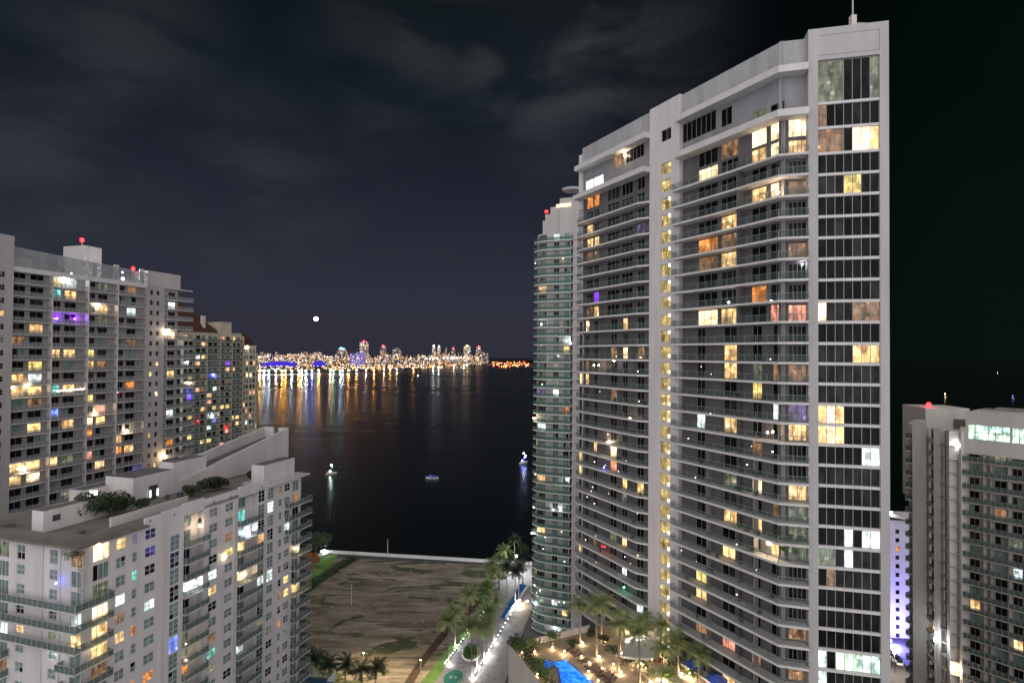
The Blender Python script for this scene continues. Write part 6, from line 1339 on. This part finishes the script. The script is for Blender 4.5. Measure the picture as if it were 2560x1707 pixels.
# terrace palms and trees
dp = [(785, 500, 7.5, 3.0, 'terrace palm near the far wall with a lit foot'), (990, 450, 7.5, 3.0, 'terrace palm against the tower wall with a lit foot'), (945, 635, 10, 3.2, 'tall terrace palm between the loungers with a bright foot'), (1155, 785, 8.6, 3.2, 'tall terrace palm in the middle of the deck'),
      (1370, 905, 9, 3.2, 'terrace palm at the lower edge left of the white canopy'), (1170, 600, 7, 2.8, 'terrace palm behind the tall middle one'), (1385, 560, 5.5, 3.2, 'terrace palm in front of the white curved wall'), (1565, 640, 6, 3.2, 'terrace palm before the brown umbrella'), (1745, 800, 6, 3.4, 'terrace palm beside the blue umbrellas'), (1580, 905, 6, 3.0, 'broad terrace palm over a round lamp'), (1940, 930, 6, 3.2, 'terrace palm in the lower corner by the blue umbrella')]
for i, (x, y, H, r_, lab) in enumerate(dp):
    X, Y_ = zk(x, y); palm(X, Y_, H, zd, i, r_ * .85, 18, lab, 'palms on the pool terrace', leaf=.4, droop=1.25, lit=3000 if i < 6 else 2200, lcol=(1, .66, .36), uplab='warm uplight at the foot of a terrace palm')
for i, (x, y, s_, tr, lab, e) in enumerate([(515, 540, 1.5, 1.0, 'small round tree lit from below at the far terrace corner', 60), (340, 580, 1.6, .8, 'leafy tree lit from below over the hedge', 50), (215, 590, 1.5, .5, 'dark tree at the terrace corner', 20), (150, 560, 1.6, .5, 'outermost dark tree at the terrace corner over the street', 0), (320, 690, 1.8, .8, 'dark tree over the hedge left of the pool', 0), (370, 800, 1.6, .8, 'dark tree by the hot tub lit from below', 40),
        (480, 900, 2.0, .8, 'green tree lit from below at the near pool corner', 90), (900, 440, 1.2, .2, 'low shrub by the far terrace wall', 0), (1010, 500, 1.1, .2, 'low shrub right of the lit palm foot', 0), (1100, 640, 1.4, .4, 'shrub behind the middle palm', 0), (1250, 720, 1.4, .3, 'shrub right of the middle palm', 0), (1470, 880, 1.8, .6, 'dense shrub under the lower terrace palms', 60), (1380, 760, 1.4, .5, 'shrub beside the bright deck lamp', 40), (1700, 760, 1.6, .5, 'shrub by the white canopy', 0), (1880, 860, 1.6, .5, 'shrub below the blue umbrellas', 30), (1660, 900, 1.6, .5, 'shrub at the lower terrace edge', 40), (700, 545, 1.2, .3, 'dark shrub beside the loungers', 0)]):
    X, Y_ = zk(x, y); bush(X, Y_, zd, (s_, s_, s_ * 1.1), lab, 'tree' if tr > .45 else 'shrub', 'shrubs and small trees on the terrace', i, mat=leafg if e else leafd, n=420, ls=.2, trunk=max(tr, .2), name='terrace_tree' if tr > .45 else 'terrace_shrub')
    if e:
        p = onz(X, Y_ + 3, zd); ro = empty('ground_light', p); tag(ro, 'warm uplight under a terrace tree', 'light', 'uplights under the terrace trees'); mb = MB(); mb.box((p.x, p.y, zd + .1), (.25, .25, .2)); mb.build('base', metal_d, ro); lampball(ro, Vector((p.x, p.y - .2, zd + .35)), .16, MATS['uplight_amber'] if 'uplight_amber' in MATS else em('uplight_amber', (1, .6, .28), 22), e, (1, .66, .36), 'lamp_head')
for i, (x, y, e) in enumerate([(630, 580, 60), (868, 775, 60), (1003, 745, 50), (1112, 705, 50), (962, 865, 60), (1375, 700, 220), (1580, 855, 220), (1855, 795, 150), (1265, 370, 120), (1255, 350, 60), (1175, 553, 40), (800, 630, 20), (875, 690, 20)]):
    X, Y_ = zk(x, y); p = onz(X, Y_, zd + .5); ro = empty('deck_lamp', (p.x, p.y, zd)); tag(ro, 'small warm lamp standing on the terrace paving', 'lamp', 'lamps on the terrace paving'); mb = MB(); mb.tube([(p.x, p.y, zd), (p.x, p.y, zd + .45)], .06); mb.build('post', metal_d, ro); lampball(ro, Vector((p.x, p.y, zd + .55)), .2 if e > 100 else .14, MATS['uplight_amber'] if e < 100 else MATS['uplight_warm'], e * 1.8, (1, .72, .45), 'lamp_head')
# loungers in two rows
lm_ = pm('lounger_fabric', (.12, .085, .06), .8)
def lounger(x, y, rz):
    X, Y_ = zk(x, y); p = onz(X, Y_, zd); root = empty('sun_lounger', p, rz); tag(root, 'dark sun lounger in the rows beside the swimming pool', 'sun lounger', 'sun loungers beside the pool'); cr, sr = math.cos(rz), math.sin(rz)
    def T(a, b_, c_): return (p.x + a * cr - b_ * sr, p.y + a * sr + b_ * cr, zd + c_)
    mb = MB(); mb.hexa([T(-.9, -.32, .28), T(.3, -.32, .28), T(.3, .32, .28), T(-.9, .32, .28)], [T(-.9, -.32, .38), T(.3, -.32, .38), T(.3, .32, .38), T(-.9, .32, .38)]); mb.build('seat', lm_, root)
    mb = MB(); mb.hexa([T(.3, -.32, .28), T(.95, -.32, .6), T(.95, .32, .6), T(.3, .32, .28)], [T(.3, -.32, .38), T(.92, -.32, .7), T(.92, .32, .7), T(.3, .32, .38)]); mb.build('backrest', lm_, root)
    for a in (-.8, .25):
        for b_ in (-.28, .28): mb = MB(); mb.box(T(a, b_, .14), (.06, .06, .28)); mb.build('leg', metal_d, root)
for i in range(8): lounger(690 + i * 36, 570 + i * 32, .5)
for i in range(6): lounger(905 + i * 34, 745 + i * 30, .5)
for i in range(4): lounger(1010 + i * 30, 790 + i * 28, .5)
# umbrellas
def umbrella(x, y, r_, col, lab, H=2.6, grp=None):
    X, Y_ = zk(x, y); p = onz(X, Y_, zd + H); root = empty('parasol', (p.x, p.y, zd)); tag(root, lab, 'umbrella', grp); mb = MB(); mb.tube([(p.x, p.y, zd), (p.x, p.y, zd + H)], .05); mb.build('pole', metal, root)
    mb = MB(); n_ = 8; t = Vector((p.x, p.y, zd + H + .5))
    for i in range(n_):
        a, b_ = i * 2 * math.pi / n_, (i + 1) * 2 * math.pi / n_; A1, B1 = Vector((p.x + math.cos(a) * r_, p.y + math.sin(a) * r_, zd + H - .25)), Vector((p.x + math.cos(b_) * r_, p.y + math.sin(b_) * r_, zd + H - .25)); mb.face([A1, B1, t]); mb.face([A1, A1 - Vector((0, 0, .18)), B1 - Vector((0, 0, .18)), B1])
    mb.build('canopy', col, root)
bum = pm('parasol_blue', (.05, .12, .55), .7, .1, 1.0)
umbrella(1720, 560, 1.6, bum, 'blue parasol nearest the curved white wall'); umbrella(1905, 685, 1.8, bum, 'blue parasol in the middle of the three'); umbrella(2130, 830, 1.8, bum, 'blue parasol lowest of the three'); umbrella(1540, 640, 1.1, pm('parasol_brown', (.2, .05, .02), .8), 'folded-looking brown parasol by the white wall')
# white curved canopy / garden wall by the tower base
root = empty('curved_canopy', (*D(1350, 560), zd)); tag(root, 'white curved canopy with bright strips at the tower foot', 'canopy')
mb = MB(); pts = [D(1190, 620, zd + 3), D(1200, 540, zd + 3), D(1250, 490, zd + 3), D(1330, 465, zd + 3), D(1450, 455, zd + 3), D(1600, 500, zd + 3), D(1500, 640, zd + 3), D(1330, 640, zd + 3)]; mb.prism(pts, zd + 2.6, zd + 3.0); mb.build('roof', wall_w, root)
mb = MB()
for x, y in ((1215, 600), (1300, 490), (1560, 520), (1420, 620)): q = D(x, y, zd + 1.3); mb.box((q[0], q[1], zd + 1.3), (.3, .3, 2.6))
mb.build('column', wall_w, root)
mb = MB()
for a, b_ in (((1240, 468), (1310, 440)), ((1330, 438), (1415, 428)), ((1335, 462), (1415, 456)), ((1230, 485), (1290, 470))): a = onz(*zk(*a), zd + 3.15); b_ = onz(*zk(*b_), zd + 3.15); mb.bar(a, b_, .35, h=.08)
mb.build('light_strip', em('canopy_strip', (1, .97, .9), 3), root)
# cream terrace wall at lower right and a raised walk
mb = MB(); mb.prism([D(1400, 640), D(1800, 880), D(1800, 960), D(1560, 960), D(1340, 760)], zd, zd + .5); tag(mb.build('raised_terrace', pm('pale_terrace', (.5, .43, .34), .8, .1, .5)), 'raised pale terrace below the blue parasols', 'terrace')
# roof garden plants on the corner building
for i, (px, py, s_, lab) in enumerate([(215, 1290, 2.3, 'dark roof shrub at the left of the roof garden'), (240, 1283, 2.6, 'dark roof shrub second in the roof garden'), (265, 1284, 2.4, 'dark roof shrub in the middle of the roof garden'), (290, 1281, 2.2, 'dark roof shrub right of the middle of the roof garden'), (312, 1276, 1.7, 'small dark roof shrub beside the entrance'), (352, 1268, .9, 'low roof shrub by the lit door'), (478, 1236, 1.3, 'dark roof shrub under the wedge wall'), (515, 1226, 1.6, 'bigger dark roof shrub under the wedge wall'), (535, 1222, 1.5, 'dark roof shrub next to the big one'), (555, 1218, 1.2, 'dark roof shrub left of the black roof door'), (628, 1196, 1.0, 'thin dark roof shrub right of the black roof door')]):
    q = onz(px, py, LLZ + .2); bush(0, 0, 0, (s_ * 1.2, s_ * 1.2, s_ * 1.3), lab, 'shrub', 'roof garden shrubs', i, mat=leafd, n=1100, ls=.24, name='roof_shrub', pos=q)
def balc_plant(fa, px, py, off, s_, lab, i, mat=leafg):
    u, z = fa.hit(px, py, off); bush(0, 0, 0, (s_, s_, s_ * 1.6), lab, 'plant', None, i, mat=mat, n=220, ls=.12, name='balcony_plant', pos=fa.at(u, z, off))
balc_plant(LLl, 172, 1400, .5, .9, 'large green plant in the corner loggia under the roof', 1); balc_plant(LLl, 195, 1395, .4, .7, 'dark plant beside the green one in the corner loggia', 2, leafd)
balc_plant(LLr, 500, 1308, .3, .45, 'round dark plant on the topmost mid-facade balcony', 3, leafd); balc_plant(fm, 1865, 784, .4, .5, 'dark balcony plant on the tallest tower', 4, leafd)
for i, (px, py) in enumerate([(1945, 1340), (1975, 1348), (2000, 1352), (1990, 1385), (1960, 1380)]): balc_plant(fb, px, py, .5, .5, ['lush balcony plants, first from the bend, lit green', 'lush balcony plants in the middle of the green-lit balcony', 'lush balcony plants by the end column, lit green', 'lower lush balcony plants by the end column', 'lower lush balcony plants near the bend'][i], i)

random.seed(8)
for i in range(46):
    fa = fm; px, py = random.choice([(random.uniform(1700, 1940), random.uniform(1000, 1600)), (random.uniform(1455, 1610), random.uniform(900, 1480))])
    u, z = fa.hit(px, py, .6); k = round((z - 98.2) / 3.0); zz = 98.2 + 3 * k
    if zz < 40 or zz > 99: continue
    bush(0, 0, 0, (.4, .4, .75), 'small dark potted plant behind a balcony rail of the tallest tower', 'plant', 'potted plants on the tallest tower', i, mat=leafd, n=90, ls=.13, name='balcony_plant', pos=fa.at(u, zz, random.uniform(.1, .8)))
# ================================================================== RENDER SETTINGS
sc.render.engine = 'CYCLES'; cy = sc.cycles
cy.use_denoising = True; cy.max_bounces = 5; cy.diffuse_bounces = 2; cy.glossy_bounces = 2; cy.transparent_max_bounces = 24; cy.sample_clamp_indirect = 1.5; cy.sample_clamp_direct = 0; cy.use_light_tree = True; cy.caustics_reflective = False; cy.caustics_refractive = False
sc.view_settings.view_transform = 'Standard'; sc.view_settings.look = 'None'; sc.view_settings.exposure = .8; sc.view_settings.gamma = 1
